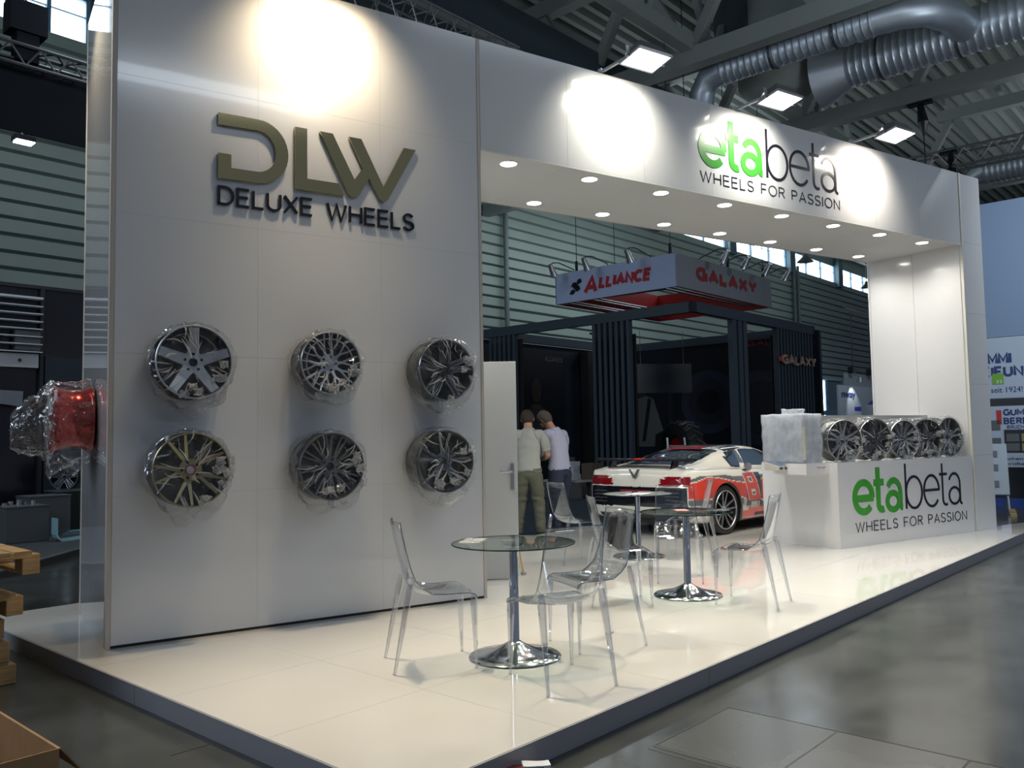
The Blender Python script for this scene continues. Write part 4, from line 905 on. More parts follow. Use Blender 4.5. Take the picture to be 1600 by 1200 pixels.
    for i in range(ns-1):
        for j in range(m):
            q = (idx(i,j), idx(i,j+1), idx(i+1,j+1), idx(i+1,j)); c = (V[q[0]]+V[q[1]]+V[q[2]]+V[q[3]])/4
            nrm = np.cross(V[q[2]]-V[q[0]], V[q[3]]-V[q[1]]); L = np.linalg.norm(nrm); nrm = nrm/L if L > 1e-12 else np.array([0,0,1.])
            x, y, z = c; side = abs(nrm[1]) > .62 and abs(y) > .5
            if any((x-a)**2+(z-.345)**2 < AR**2 for a in AX) and abs(y) > .55 and z < .80: continue
            zs = np.interp(x, [s[0] for s in ST], [s[5] for s in ST]); g = 'body'
            ze = np.interp(x, [s[0] for s in ST], [s[9] for s in ST]); yw = np.interp(x, [s[0] for s in ST], [s[7] for s in ST])
            if x < .28 and z < .87:
                if .70 < z < .835 and .42 < abs(y) < .87 and (abs(y) > .50 or z < .80): g = 'tail_light' if y < 0 else 'tail_light_left'
                elif .40 < z <= .685 and abs(y) < .84: g = 'tail_panel'
                elif z <= .30 and abs(y) < .7: g = 'diffuser'
            elif 0.40 < x < 1.28 and abs(y) < yw-.02-.05*(x < .55) and z > zs+.03: g = 'rear_window'
            elif 2.50 < x < 3.20 and abs(y) < yw+.02 and z > zs+.05: g = 'windscreen'
            elif abs(y) > .5 and z > zs+.055 and z < ze-.02 and 1.35+(z-.9)*-.2+.0 < x < 2.85-(z-.9)*1.6 and not (1.55 < x < 1.68): g = 'side_window' if y < 0 else 'side_window_left'
            elif side and 1.22 < x < 1.52 and .80 < z < 1.08 and y < 0 and (x-1.22) > (1.08-z)*.5 and z > zs-.02 : g = 'intake'
            if side and 1.6 < x < 2.9 and .20 < z < .255 and abs(y) > .8: g = 'intake'
            groups[g].append((q, side))
    bodym = mat('car_paint', (.8,.8,.8), .22, coat=1.0); nt = bodym.node_tree; at = nt.nodes.new('ShaderNodeVertexColor'); at.layer_name = 'Col'; nt.links.new(at.outputs[0], nt.nodes['Principled BSDF'].inputs['Base Color'])
    GM = {'body': bodym, 'rear_window': mat('car_glass', (.012,.022,.032), .03, spec=1.0, coat=1), 'side_window': None, 'windscreen': None, 'tail_light': mat('tail_red', (.20,.004,.008), .08, coat=1), 'tail_panel': mat('car_black', (.008,.008,.014), .12, coat=.6), 'diffuser': blackm, 'intake': mat('car_dark', (.02,.022,.025), .3), 'roof_spoiler_light': None}
    GM['side_window_left'] = GM['side_window'] = GM['windscreen'] = GM['rear_window']
    GM['tail_light_left'] = GM['tail_light']
    for g, fl_ in groups.items():
        if not fl_: continue
        used = {}; vs = []; fs = []
        for q, _c in fl_:
            f = []
            for k in q:
                if k not in used: used[k] = len(vs); vs.append(tuple(V[k]))
                f.append(used[k])
            fs.append(f)
        me = bpy.data.meshes.new(g); me.from_pydata(vs, [], fs)
        if g == 'body':
            ca_ = me.color_attributes.new('Col', 'FLOAT_COLOR', 'POINT'); sd_ = {}
            for q, s_ in fl_:
                for k in q: sd_[used[k]] = sd_.get(used[k], False) or s_
            buf = []
            for i_, p in enumerate(vs): buf += [*livery(p[0], p[1], p[2], sd_[i_]), 1.0]
            ca_.data.foreach_set('color', buf)
        me.materials.append(GM[g]); me.polygons.foreach_set('use_smooth', [True]*len(me.polygons)); link(g.replace('_left', ''), me, t)
    # arch liners and lips
    for a in AX:
        for sy in (-1, 1):
            mb = MB(Matrix.Translation((a, 0, .345)) @ Matrix.Rotation(R(90), 4, 'X')); y0, y1 = (.60, .945) if sy < 0 else (-.945, -.60)
            mb.lathe([(AR, y0), (AR, y1)], 36, a0=-.5, a1=pi+.5); mb.build('arch_liner', blackm, t, fix=False)
            lip = [(a+AR*cos(q), sy*(.962-.035*max(0, sin(q))**3), .345+AR*sin(q)) for q in [-.45+(pi+.9)*i/30 for i in range(31)]]
            MB().tube(lip, .014, 6).build('arch_lip', mat('arch_lip_grey', (.10,.10,.105), .3), t, smooth=True)
    mb = MB(); mb.box((.5,-.75,.13),(4.0,.75,.45)); mb.box((.12,-.6,.16),(.5,.6,.6)); mb.build('underbody', blackm, t)
    # rear wing on struts
    mb = MB(); mb.prism([(.02,1.045),(.06,1.072),(.14,1.080),(.30,1.062),(.30,1.052),(.14,1.058)], -.80, .80, 'y'); mb.build('rear_wing', black, t, smooth=40)
    for sy in (-1, 1):
        mb = MB(); mb.prism([(.06,.94),(.22,.95),(.24,1.055),(.12,1.06)], sy*.55-.015, sy*.55+.015, 'y'); mb.build('wing_strut', black, t)
        mb = MB(); mb.prism([(.02,1.03),(.10,1.09),(.32,1.07),(.32,1.045)], sy*.80-.012, sy*.80+.012, 'y'); mb.build('wing_end', black, t)
    mb = MB(); mb.box((.03,-.05,1.062),(.16,.06,1.083)); mb.build('wing_sticker', redm, t)
    mb = MB(); mb.prism([(1.16,1.19),(1.20,1.205),(1.30,1.225),(1.30,1.21)], -.30, .30, 'y'); mb.build('brake_light', mat('brake_red', (.25,.01,.015), .2), t)
    mb = MB(); mb.prism([(.62,-.985),(.62,-.99),(.85,-.985)], .0, .001, 'z') if False else None
    # dark arrow at the tail edge and small bits
    mb = MB(); mb.prism([(-.10,.93),(-.02,.80),(.02,.80),(.10,.93),(.07,.93),(0,.845),(-.05,.93)], -.052, -.046, 'x'); mb.build('tail_arrow', mat('grey_print', (.10,.10,.11), .4), t, label='grey arrow sticker on the tail')
    for k in range(4):
        mb = MB(); mb.box((-.052,-.74,.46+.05*k),(-.03,-.52,.468+.05*k)); mb.box((-.052,.52,.46+.05*k),(-.03,.74,.468+.05*k)); mb.build('grille_bar', mat('grille_grey', (.09,.10,.11), .4), t)
    mb = MB(); mb.box((-.050,-.26,.60),(-.036,.26,.64)); mb.build('tail_badge_strip', mat('dark_red_print', (.25,.02,.03), .3), t)
    mb = MB(); mb.tube([(1.42,-.925,.93),(1.40,-.96,.93)], .055, 20); mb.build('fuel_cap', silver, t, smooth=40)
    # door mirror
    for sy in (-1, 1):
        mb = MB(); mb.bar((2.62, sy*.80, .93), (2.66, sy*1.0, .95), .10, .08); mb.build('door_mirror', black, t, bevel=.01)
    # wheels: tyre, rim with five twin spokes
    def road_wheel(x, sy, first=None):
        w = bpy.data.objects.new('road_wheel', None); COL.objects.link(w); w.parent = t; w.location = (x, sy*.94, .345); w.rotation_euler = (R(90) if sy < 0 else R(-90), 0, 0)
        mb = MB(); mb.lathe([(.272,0),(.300,.006),(.335,-.008),(.345,-.03),(.345,-.24),(.33,-.26),(.272,-.26)], 48); mb.build('tyre', tyre, w, smooth=40)
        mb = MB(); mb.lathe([(.272,0),(.262,-.004),(.255,-.04),(.245,-.2),(.0001,-.2)], 40); mb.build('rim', mat('rim_shadow', (.10,.10,.11), .3, .8), w, smooth=40)
        mb = MB(); mb.tube([(.266*cos(a), .266*sin(a), .0) for a in [2*pi*i/40 for i in range(40)]], .008, 6, closed=True); mb.build('rim_edge', silver, w, smooth=True)
        mb = MB(); mb.lathe([(.0001,-.025),(.05,-.03),(.06,-.06),(.0001,-.06)], 20); mb.build('hub', silver, w, smooth=True)
        sp = MB()
        for sg in (1, -1):
            vs = []
            for r, hw, o, z in ((.04,.018,.012,-.035),(.15,.012,.040,-.020),(.262,.010,.060,-.004)): vs += [(r, sg*o-hw, z),(r, sg*o+hw, z),(r, sg*o+hw, z-.03),(r, sg*o-hw, z-.03)]
            sp.add(vs, [(0,3,2,1),(8,9,10,11)]+[f for A in (0,4) for f in ((A,A+1,A+5,A+4),(A+1,A+2,A+6,A+5),(A+2,A+3,A+7,A+6),(A+3,A,A+4,A+7))])
        q = MB()
        for i in range(5): q.add([Matrix.Rotation(2*pi*i/5+.3, 4, 'Z') @ Vector(p) for p in sp.v], sp.f)
        q.build('spokes', mat('rim_face', (.42,.44,.46), .25, .9), w)
    for x in AX:
        for sy in (-1, 1): road_wheel(x, sy)
build_car()
# ================================================================== two men seen from behind
skin = mat('skin', (.46,.26,.17), .5); hairm = mat('hair_dark', (.035,.022,.014), .7, bump=.6, bscale=90); hairg = mat('hair_greying', (.085,.065,.05), .7, bump=.6, bscale=90)
def person(label, loc, rz, J, hair, shirt, trou, shoe, sleeves, hgt):
    """one skinned body grown over a joint skeleton (x right, y forward, z up); clothes are shells over it"""
    t = thing('person', label, 'person', loc, rz)
    t.scale = (1.075, 1.075, 1.075)
    names = list(J); V = [J[n][0] for n in names]; Rr = [J[n][1] for n in names]; ix = {n: i for i, n in enumerate(names)}
    E = [('pelvis','waist'),('waist','chest'),('chest','neck'),('neck','head1'),('head1','head2')]
    for s in 'LR':
        E += [('chest','sh'+s),('sh'+s,'el'+s),('el'+s,'wr'+s),('wr'+s,'ha'+s),('pelvis','hip'+s),('hip'+s,'kn'+s),('kn'+s,'an'+s),('an'+s,'to'+s)]
    for s in 'LR':     # five short fingers and a thumb root inside the palm
        w = Vector(J['wr'+s][0]); h = Vector(J['ha'+s][0]); d = (h-w).normalized(); sd = d.cross(Vector((0,0,1))).normalized()
        for k in range(4):
            a = h+sd*(k-1.5)*.020; b = a+d*(.055+.012*(k in (1,2)))+Vector((0,0,-.015)); c = b+d*.02+Vector((0,0,-.025))
            for nm, p in (('f%d%s' % (k,s), b), ('g%d%s' % (k,s), c)): ix[nm] = len(V); V.append(tuple(p)); Rr.append(.0085); names.append(nm)
            E += [('ha'+s,'f%d%s' % (k,s)),('f%d%s' % (k,s),'g%d%s' % (k,s))]
        b = w+(h-w)*.5+sd*.045*(1 if s == 'L' else -1)+Vector((0,0,-.01)); ix['t'+s] = len(V); V.append(tuple(b)); Rr.append(.010); names.append('t'+s); E += [('wr'+s,'t'+s)]
    me = bpy.data.meshes.new('body'); me.from_pydata(V, [(ix[a], ix[b]) for a, b in E], []); o = bpy.data.objects.new('body', me); COL.objects.link(o)
    md = o.modifiers.new('skin', 'SKIN'); md.use_smooth_shade = True; sb = o.modifiers.new('sub', 'SUBSURF'); sb.levels = 2; sb.render_levels = 2
    sv = me.skin_vertices[0].data
    for i, r in enumerate(Rr):
        rr = r if isinstance(r, tuple) else (r, r); sv[i].radius = rr; sv[i].use_root = (i == ix['pelvis'])
    dg = bpy.context.evaluated_depsgraph_get(); ev = bpy.data.meshes.new_from_object(o.evaluated_get(dg)); bpy.data.objects.remove(o)
    for v in ev.vertices:
        if v.co.z < .005: v.co.z = .005+(v.co.z-.005)*.1
    ev.materials.clear(); ev.materials.append(skin); ev.materials.append(shoe)
    for p_ in ev.polygons: p_.material_index = 1 if p_.center.z < .13 else 0
    ev.name = 'body'; link('body', ev, t)
    # which bone is nearest decides the garment
    bones = [(Vector(V[ix[a]]), Vector(V[ix[b]]), a, b) for a, b in E]
    def near(p):
        best = None
        for a, b, na, nb in bones:
            q = max(0, min(1, (p-a).dot(b-a)/max(1e-9, (b-a).length_squared))); d = (a+(b-a)*q-p).length
            if best is None or d < best[0]: best = (d, na, nb, q)
        return best[1:]
    def garment(name, keep, m, offs, wr, ws):
        b = bmesh.new(); b.from_mesh(ev); b.normal_update()
        b.faces.ensure_lookup_table(); kill = [f for f in b.faces if not keep(*near(f.calc_center_median()), f.calc_center_median())]
        bmesh.ops.delete(b, geom=kill, context='FACES'); bmesh.ops.subdivide_edges(b, edges=b.edges, cuts=1, use_grid_fill=True); b.normal_update()
        for v in b.verts: v.co += v.normal*(offs+wr*noise.noise(Vector((v.co.x*ws, v.co.y*ws, v.co.z*ws*2.2))))
        g = bpy.data.meshes.new(name); b.to_mesh(g); b.free(); g.materials.clear(); g.materials.append(m); g.polygons.foreach_set('use_smooth', [True]*len(g.polygons)); ob = link(name, g, t)
        md = ob.modifiers.new('s', 'SOLIDIFY'); md.thickness = .006; md.offset = 1
    hem = J['pelvis'][0][2]-.03
    garment('shirt', lambda a, b, q, c: (c.z > hem and (a in ('pelvis','waist') or (a == 'chest' and (b != 'neck' or q < .99)) or a[:3] == 'hip')) or a[:2] == 'sh' and q < sleeves or (a[:2] == 'el' and sleeves > 1 and q < sleeves-1), shirt, .014, .012, 9)
    garment('trousers', lambda a, b, q, c: c.z <= hem+.03 and c.z > .07 and (a == 'pelvis' or a[:3] == 'hip' or a[:2] == 'kn' or a == 'waist'), trou, .016, .016, 10)
    garment('shoes', lambda a, b, q, c: c.z < .12, shoe, .014, .0, 5)
    # head details
    h1 = Vector(J['head1'][0]); h2 = Vector(J['head2'][0]); hc = (h1*.35+h2*.65)
    ax = (h2-h1).normalized(); fwd = Vector((0,1,0)); fwd = (fwd-ax*fwd.dot(ax)).normalized(); side = fwd.cross(ax)
    M3 = Matrix((side, fwd, ax)).transposed().to_4x4(); Mh = Matrix.Translation(hc) @ M3
    bm = bmesh.new(); bmesh.ops.create_uvsphere(bm, u_segments=28, v_segments=18, radius=1)
    dele = []
    for v in bm.verts:
        x, y, z = v.co; s = 1+.05*noise.noise(v.co*6)
        v.co = Vector((x*.086*s, y*.102*s-.006, z*.118*s+.022))
    for f in bm.faces:
        c = f.calc_center_median()
        if (c.y > .035 and c.z < .075) or c.z < -.08 or (c.y > -.02 and c.z < -.0): dele.append(f)
    bmesh.ops.delete(bm, geom=dele, context='FACES'); bm.transform(Mh); g = bpy.data.meshes.new('hair'); bm.to_mesh(g); bm.free(); g.materials.append(hair); g.polygons.foreach_set('use_smooth', [True]*len(g.polygons))
    ob = link('hair', g, t); md = ob.modifiers.new('s', 'SOLIDIFY'); md.thickness = .012; md.offset = 1
    for sx in (-1, 1):
        mb = MB(Mh); mb.tube([(sx*.080,-.005,-.03),(sx*.092,-.012,-.01),(sx*.094,-.014,.015),(sx*.084,.0,.028),(sx*.080,.006,.0)], .008, 6, closed=True); mb.build('ear', skin, t, smooth=True)
        mb = MB(Mh); mb.lathe([(.0001,-.011),(.010,-.006),(.0115,0),(.010,.006),(.0001,.011)], 12, M=Mh @ Matrix.Translation((sx*.031,.085,-.002))); mb.build('eye', mat('eye_white', (.6,.58,.55), .3), t, smooth=True)
    mb = MB(Mh); mb.tube([(0,.092,.005),(0,.106,-.02),(0,.112,-.034),(0,.094,-.042)], [.007,.011,.014,.009], 8); mb.build('nose', skin, t, smooth=True)
    mb = MB(Mh); mb.tube([(-.024,.088,-.068),(0,.095,-.066),(.024,.088,-.068)], [.004,.007,.004], 8); mb.build('mouth', mat('lips', (.36,.14,.11), .5), t, smooth=True)
    return t
def joints(lean, head_dx, hy, arms, legs, k=1.0):
    J = {'pelvis': ((0,0,.97), (.155,.11)), 'waist': ((0,.015,1.12), (.145,.10)), 'chest': ((0,.03+lean,1.36), (.17,.115)), 'neck': ((0,.07+lean,1.52), (.062,.064)),
         'head1': ((head_dx*.4,.10+lean+hy*.4,1.60), (.068,.075)), 'head2': ((head_dx,.13+lean+hy,1.70), (.075,.09))}
    for s, sx in (('L',-1),('R',1)):
        e, w, h = arms[s]
        J['sh'+s] = ((sx*.19,.02+lean,1.47), (.062,.062)); J['el'+s] = (e, (.045,.045)); J['wr'+s] = (w, (.030,.030)); J['ha'+s] = (h, (.034,.018))
        kx, ky, ax_, ay = legs[s]
        J['hip'+s] = ((sx*.09,0,.90), (.098,.10)); J['kn'+s] = ((kx,ky,.50), (.068,.068)); J['an'+s] = ((ax_,ay,.09), (.045,.048)); J['to'+s] = ((ax_*1.05,ay+.17,.035), (.042,.030))
    return J
J1 = joints(.03, -.02, .05, {'L': ((-.26,.12,1.17), (-.12,.34,1.14), (-.06,.41,1.15)), 'R': ((.27,.08,1.16), (.20,.32,1.10), (.16,.40,1.11))}, {'L': (-.13,.03,-.17,-.02), 'R': (.13,.06,.16,-.01)})
person('man in grey t-shirt and olive trousers, back turned, by the open door', (7.07, 10.52, .002), R(-38), J1, hairm, mat('shirt_grey', (.36,.37,.34), .85), mat('trousers_olive', (.105,.105,.075), .85), mat('shoe_brown', (.035,.025,.018), .6), .8, 1.8)
J2 = joints(.07, -.02, .09, {'L': ((-.22,.18,1.17), (-.10,.38,1.16), (-.05,.46,1.17)), 'R': ((.25,.14,1.16), (.12,.38,1.16), (.06,.45,1.17))}, {'L': (-.10,.03,-.11,-.02), 'R': (.10,.04,.11,-.02)})
person('man in pale blue shirt and dark jeans, head bent, beside the other', (7.67, 10.54, .002), R(12), J2, hairg, mat('shirt_blue', (.42,.43,.58), .85), mat('jeans_navy', (.020,.028,.055), .85), mat('shoe_dark', (.03,.025,.03), .6), 1.85, 1.8)
# ================================================================== the dark tyre maker's stand across the hall
EX = R(14.978)
cf = mat('carpet_navy', (.012,.022,.040), .85, var=.3, vscale=3)
q = MB(HU); q.box((9.0, 8.6, 0), (27.8, 21.5, .006)); tag(q.build('carpet', cf), 'dark navy carpet behind the white platform', 'carpet')
st = thing('tyre_stand', 'dark slate frame stand with slatted screens under the hanging tyre sign', 'stand')
def hb(par, nm, m, a, b, **k): q = MB(HU); q.box(a, b); return q.build(nm, m, par, **k)
hb(st, 'beam', slate, (19.37, 11.1, 4.72), (19.52, 18.7, 5.0)); hb(st, 'beam', slate, (19.37, 11.1, 4.72), (27.1, 11.25, 5.0))
hb(st, 'beam', slate, (26.95, 11.1, 4.72), (27.1, 18.7, 5.0)); hb(st, 'beam', slate, (19.4, 18.6, 4.72), (27.1, 18.75, 5.0))
hb(st, 'back_wall', navy, (27.45, 11.1, 0), (27.6, 18.9, 4.9)); hb(st, 'back_wall', navy, (19.4, 18.75, 0), (27.5, 18.9, 4.7))
hb(st, 'dark_core', blackm, (24.4, 18.35, 0), (27.4, 18.7, 4.6))
def slats_u(v0, u_list, w, z0=0, z1=4.72):
    for u in u_list: hb(st, 'slat', slate, (u, v0, z0), (u+w, v0+.16, z1))
def slats_v(u0, v_list, w, z0=0, z1=4.72):
    for v in v_list: hb(st, 'slat', slate, (u0, v, z0), (u0+.16, v+w, z1))
slats_v(19.38, [13.14+.195*i for i in range(7)], .10); hb(st, 'slat_backing', blackm, (19.62, 13.1, 0), (19.66, 14.5, 4.35))
slats_u(11.12, [21.50, 21.83, 22.14], .22)
slats_u(11.12, [24.33+.225*i for i in range(12)], .115); hb(st, 'slat_backing', blackm, (24.3, 11.32, 0), (27.0, 11.36, 4.5))
slats_v(19.38, [17.4+.2*i for i in range(6)], .09); hb(st, 'slat_backing', blackm, (19.62, 17.3, 0), (19.66, 18.6, 4.6))
hb(st, 'lintel', blackm, (19.4, 14.5, 4.45), (19.6, 14.52, 4.5))
# raised word on the slats
EG = bpy.data.objects.new('slat_sign', None)
sgn = thing('slat_sign', 'small raised GALAXY lettering on the slatted screen', 'sign', H(24.3, 11.06, 3.62), EX)
goldl = mat('letter_rose_gold', (.62,.38,.26), .35, .3)
word('GALAXY', .12, 2.62, 0, .30, .075, -.05, 0, goldl, sgn, gap=.30)
mb = MB(); mb.box((-.06,-.04,.08),(.06,0,.22)); mb.build('red_mark', redm, sgn)
# posters on the inner walls: flat prints, dim
def poster(name, label, loc, rz, w, h, parts_, base):
    t = thing(name, label, 'poster', loc, rz); mb = MB(); mb.box((-w/2, 0, 0), (w/2, .03, h)); mb.build('print_sheet', base, t)
    for k, (nm, poly, m) in enumerate(parts_): mb = MB(); mb.prism(poly, -.003-.002*k, 0); mb.build(nm, m, t)
    return t
p1 = mat('print_dim_grey', (.050,.044,.046), .6); p2 = mat('print_dim_skin', (.040,.026,.024), .6); p3 = mat('print_dim_blue', (.035,.040,.075), .6); p4 = mat('print_shirt', (.13,.13,.13), .6); nb = mat('print_black', (.006,.008,.016), .5)
torso = [(-.85,0),(-.88,.9),(-.72,1.55),(-.35,1.82),(-.18,1.95),(.18,1.95),(.35,1.82),(.70,1.6),(.86,.9),(.84,0)]
poster('wall_poster', 'dim poster of a man with folded arms behind the two men', H(21.9, 18.70, .7), EX, 3.2, 3.8, [('torso_print', torso, p1), ('head_print', [(.26*cos(a), 2.42+.42*sin(a)) for a in [2*pi*i/24 for i in range(24)]], p2)], nb)
text_part('ALLIANCE', .45, 1.45, 3.45, 3.62, -.012, mat('print_text_grey', (.16,.16,.17), .5), [o for o in COL.objects if o.get('label','').startswith('dim poster of a man with')][0], bold=.03)
poster('wall_poster', 'dim poster of a man in braces right of the slatted column', H(27.40, 18.0, 1.1), EX-pi/2, 2.0, 2.8, [('torso_print', [(-.6,0),(-.62,.5),(-.45,.7),(-.5,1.4),(-.25,1.85),(.1,1.95),(.45,1.8),(.65,1.2),(.85,.6),(.5,.45),(.45,0)], p4), ('brace_print', [(-.1,.2),(.05,.2),(.35,1.8),(.2,1.85)], nb), ('head_print', [(-.1+.24*cos(a), 2.2+.33*sin(a)) for a in [2*pi*i/24 for i in range(24)]], p2)], nb)
def tyre_print(cx, cz, r, m, m2):
    out = [('tyre_print', [(cx+r*cos(2*pi*i/40), cz+r*sin(2*pi*i/40)) for i in range(40)], m), ('tread_print', [(cx+r*.72*cos(2*pi*i/40), cz+r*.72*sin(2*pi*i/40)) for i in range(40)], m2), ('rim_print', [(cx+r*.4*cos(2*pi*i/40), cz+r*.4*sin(2*pi*i/40)) for i in range(40)], nb)]
    return out
poster('wall_poster', 'dim poster of a large tyre in the middle of the dark stand', H(27.40, 15.2, .2), EX-pi/2, 3.0, 4.6, tyre_print(0, 2.5, 1.15, p3, mat('print_dim2', (.022,.024,.045), .6)), nb)
pt = poster('wall_poster', 'dim poster of a ribbed tractor tyre with red GALAXY lettering', H(27.40, 12.9, .2), EX-pi/2, 3.0, 4.6, tyre_print(-.3, 2.2, 1.3, mat('print_dim3', (.03,.034,.06), .6), mat('print_dim4', (.012,.014,.03), .6)), nb)
for i in range(26):
    a = -.3+2.4*i/26; mb = MB(); mb.ribbon([(-.3+.98*cos(a), 2.2+.98*sin(a)), (-.3+1.12*cos(a+.05), 2.2+1.12*sin(a+.05)), (-.3+1.28*cos(a), 2.2+1.28*sin(a))], .05, -.016, -.012); mb.build('tread_rib_print', mat('rib_print', (.05,.055,.09), .5), pt)
word('GALAXY', -.75, 1.1, 4.35, 4.58, .07, -.014, -.004, mat('dim_red', (.30,.025,.03), .5), pt, gap=.3)
# suspended dark screen
t = thing('hanging_screen', 'flat dark screen hanging from two wires inside the dark stand', 'screen', H(24.5, 15.35, 2.95), EX-R(40))
mb = MB(); mb.box((-1.05,-.03,0),(1.05,.03,.98)); mb.build('panel', mat('screen_slate', (.030,.042,.050), .4), t)
for x in (-.72, .78): mb = MB(); mb.tube([(x,0,.98),(x,0,2.1)], .010, 5); mb.build('wire', mat('wire', (.25,.22,.2), .5), t)
# tractor tyre standing on the stand floor, red rim
t = thing('tractor_tyre', 'large black tractor tyre with red rim behind the car roof', 'tyre', H(21.5, 12.85, 0), EX+R(60), rot=None)
Mt = Matrix.Translation((0,0,.95)) @ Matrix.Rotation(R(90), 4, 'X')
mb = MB(Mt); mb.lathe([(.50,-.16),(.56,-.24),(.75,-.27),(.90,-.24),(.94,-.1),(.94,.1),(.90,.24),(.75,.27),(.56,.24),(.50,.16)], 48, closed=True); mb.build('tyre_body', tyre, t, smooth=40)
for i in range(20):
    for sy in (-1, 1):
        mb = MB(Mt @ Matrix.Rotation(2*pi*(i+.25*(sy+1))/20, 4, 'Z')); mb.bar((.95, 0, 0), (.93, .16, sy*.25), .06, .07); mb.build('lug', mat('tyre_lug', (.03,.032,.036), .6), t)
mb = MB(Mt); mb.lathe([(.0001,.02),(.15,.03),(.3,.02),(.44,.10),(.51,.17),(.51,-.17),(.44,-.10),(.3,-.02),(.0001,-.02)], 40); mb.build('rim', mat('rim_red', (.42,.02,.02), .4), t, smooth=40)
# step ladder top showing over the car
t = thing('step_ladder', 'grey folding ladder whose top shows above the car roof', 'ladder', H(19.6, 11.9, 0), EX-R(40))
for x in (-.26, .26): mb = MB(); mb.bar((x,-.3,0),(x*.9,0,1.45),.05,.03); mb.build('rail', alum, t)
for x in (-.26, .26): mb = MB(); mb.bar((x,.4,0),(x*.9,.02,1.25),.04,.03); mb.build('rear_rail', alum, t)
for i in range(5): mb = MB(); mb.box((-.24,-.28+.05*i,.22+.25*i),(.24,-.20+.05*i,.25+.25*i)); mb.build('rung', alum, t)
# red chairs and crates far in the dark
def red_chair(u, v, rz, label, first=None):
    if first: return copy_tree(first, loc=H(u, v, 0), rz=EX+rz, label=label)
    t = thing('red_chair', label, 'chair', H(u, v, 0), EX+rz, 'red shell chairs in the dark stand'); m = mat('chair_red', (.30,.02,.03), .5)
    mb = MB(); mb.box((-.22,-.2,.44),(.22,.22,.47)); mb.build('seat', m, t); mb = MB(); mb.prism([(-.22,.47),(-.25,.80),(-.22,.82),(-.19,.47)], -.20, .20, 'x'); mb.build('backrest', m, t)
    for x in (-.18,.18):
        for y in (-.17,.18): mb = MB(); mb.bar((x,y,.44),(x*1.15,y*1.15,0),.025); mb.build('leg', dsteel, t)
    return t
rc0 = red_chair(21.0, 15.2, .4, 'red chair in the dark stand left of the slatted column')
red_chair(22.8, 14.0, 2.2, 'red chair in the dark stand between slatted column and car', rc0)
# cartons and glasses on a low pallet behind the two men
wc = mat('carton_white', (.50,.52,.56), .6); bc = mat('carton_brown', (.10,.07,.05), .7)
def carton(label, u, v, z, w, d, h, m, rz=0.0):
    t = thing('carton', label, 'box', H(u, v, z), EX+rz, 'cartons piled behind the two men'); mb = MB(); mb.box((-w/2,-d/2,0),(w/2,d/2,h)); mb.build('body', m, t, bevel=.004)
    mb = MB(); mb.box((-w/2+.002,-.002-d/2,h*.48),(w/2-.002,-d/2,h*.52)); mb.build('tape', mat('tape_grey', (.2,.2,.2), .4), t); return t
t = thing('low_pallet', 'pale low pallet carrying the piled cartons behind the men', 'pallet', H(17.0, 13.35, 0), EX)
for y in (-.55,-.2,.15,.5): mb = MB(); mb.box((-.5,y-.1,.40),(.5,y+.1,.45)); mb.build('board', mat('board_pale', (.34,.33,.32), .7), t)
for x in (-.45,0,.45): mb = MB(); mb.box((x-.05,-.6,0),(x+.05,.6,.40)); mb.build('stringer', mat('board_dim', (.10,.09,.09), .7), t)
carton('tall brown carton at the left of the pile behind the men', 17.1, 13.65, .45, .34, .34, .55, bc)
carton('white carton at the bottom of the middle pile behind the men', 16.85, 13.25, .45, .36, .30, .13, wc)
carton('white carton in the middle of the pile behind the men', 16.85, 13.26, .58, .32, .28, .20, wc, .1)
carton('small white carton on top of the pile behind the men', 16.86, 13.25, .78, .30, .26, .12, wc, -.1)
carton('brown carton at the right of the pile behind the men', 17.2, 12.90, .45, .40, .34, .40, bc)
# hanging sign
sg = thing('hanging_sign', 'large white hanging sign box, red inside, with ALLIANCE and GALAXY lettering', 'sign')
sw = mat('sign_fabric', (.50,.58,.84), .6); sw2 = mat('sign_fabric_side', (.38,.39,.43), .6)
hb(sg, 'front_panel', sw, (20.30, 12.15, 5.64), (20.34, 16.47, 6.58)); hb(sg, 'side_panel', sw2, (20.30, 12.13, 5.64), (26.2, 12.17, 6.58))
hb(sg, 'rear_panel', sw, (26.16, 12.15, 5.64), (26.2, 16.47, 6.58)); hb(sg, 'far_panel', sw, (20.30, 16.43, 5.64), (26.2, 16.47, 6.58))
for nm, a, b in (('red_lining', (20.345, 12.18, 5.64), (20.36, 16.4, 6.57)), ('red_lining', (20.36, 12.175, 5.64), (26.15, 12.19, 6.57)), ('red_lining', (20.36, 16.40, 5.64), (26.15, 16.42, 6.57)), ('red_lining', (26.14, 12.2, 5.64), (26.155, 16.4, 6.57))): hb(sg, nm, redm, a, b)
sa = bpy.data.objects.new('alliance_face', None); sa.parent = sg; COL.objects.link(sa); sa.location = H(20.295, 16.47, 5.64); sa.rotation_euler = (0, 0, EX-pi/2); sa.name = 'front_lettering'
rl = mat('letter_red', (.50,.025,.035), .4)
word('A', 1.10, 1.62, .16, .72, .13, -.012, -.002, rl, sa, shear=.18)
word('LLIANCE', 1.66, 3.50, .28, .66, .105, -.012, -.002, rl, sa, gap=.34, shear=.18)
for (cx, cz) in ((.72,.52),(.92,.60),(.66,.30),(.86,.38),(.80,.46)):
    mb = MB(); mb.prism([(cx-.10,cz-.05),(cx-.02,cz+.07),(cx+.09,cz+.08),(cx+.12,cz-.02),(cx+.02,cz-.08)], -.010, -.002); mb.build('logo_blob', black, sa)
sb_ = bpy.data.objects.new('side_lettering', None); sb_.parent = sg; COL.objects.link(sb_); sb_.location = H(20.30, 12.125, 5.64); sb_.rotation_euler = (0, 0, EX)
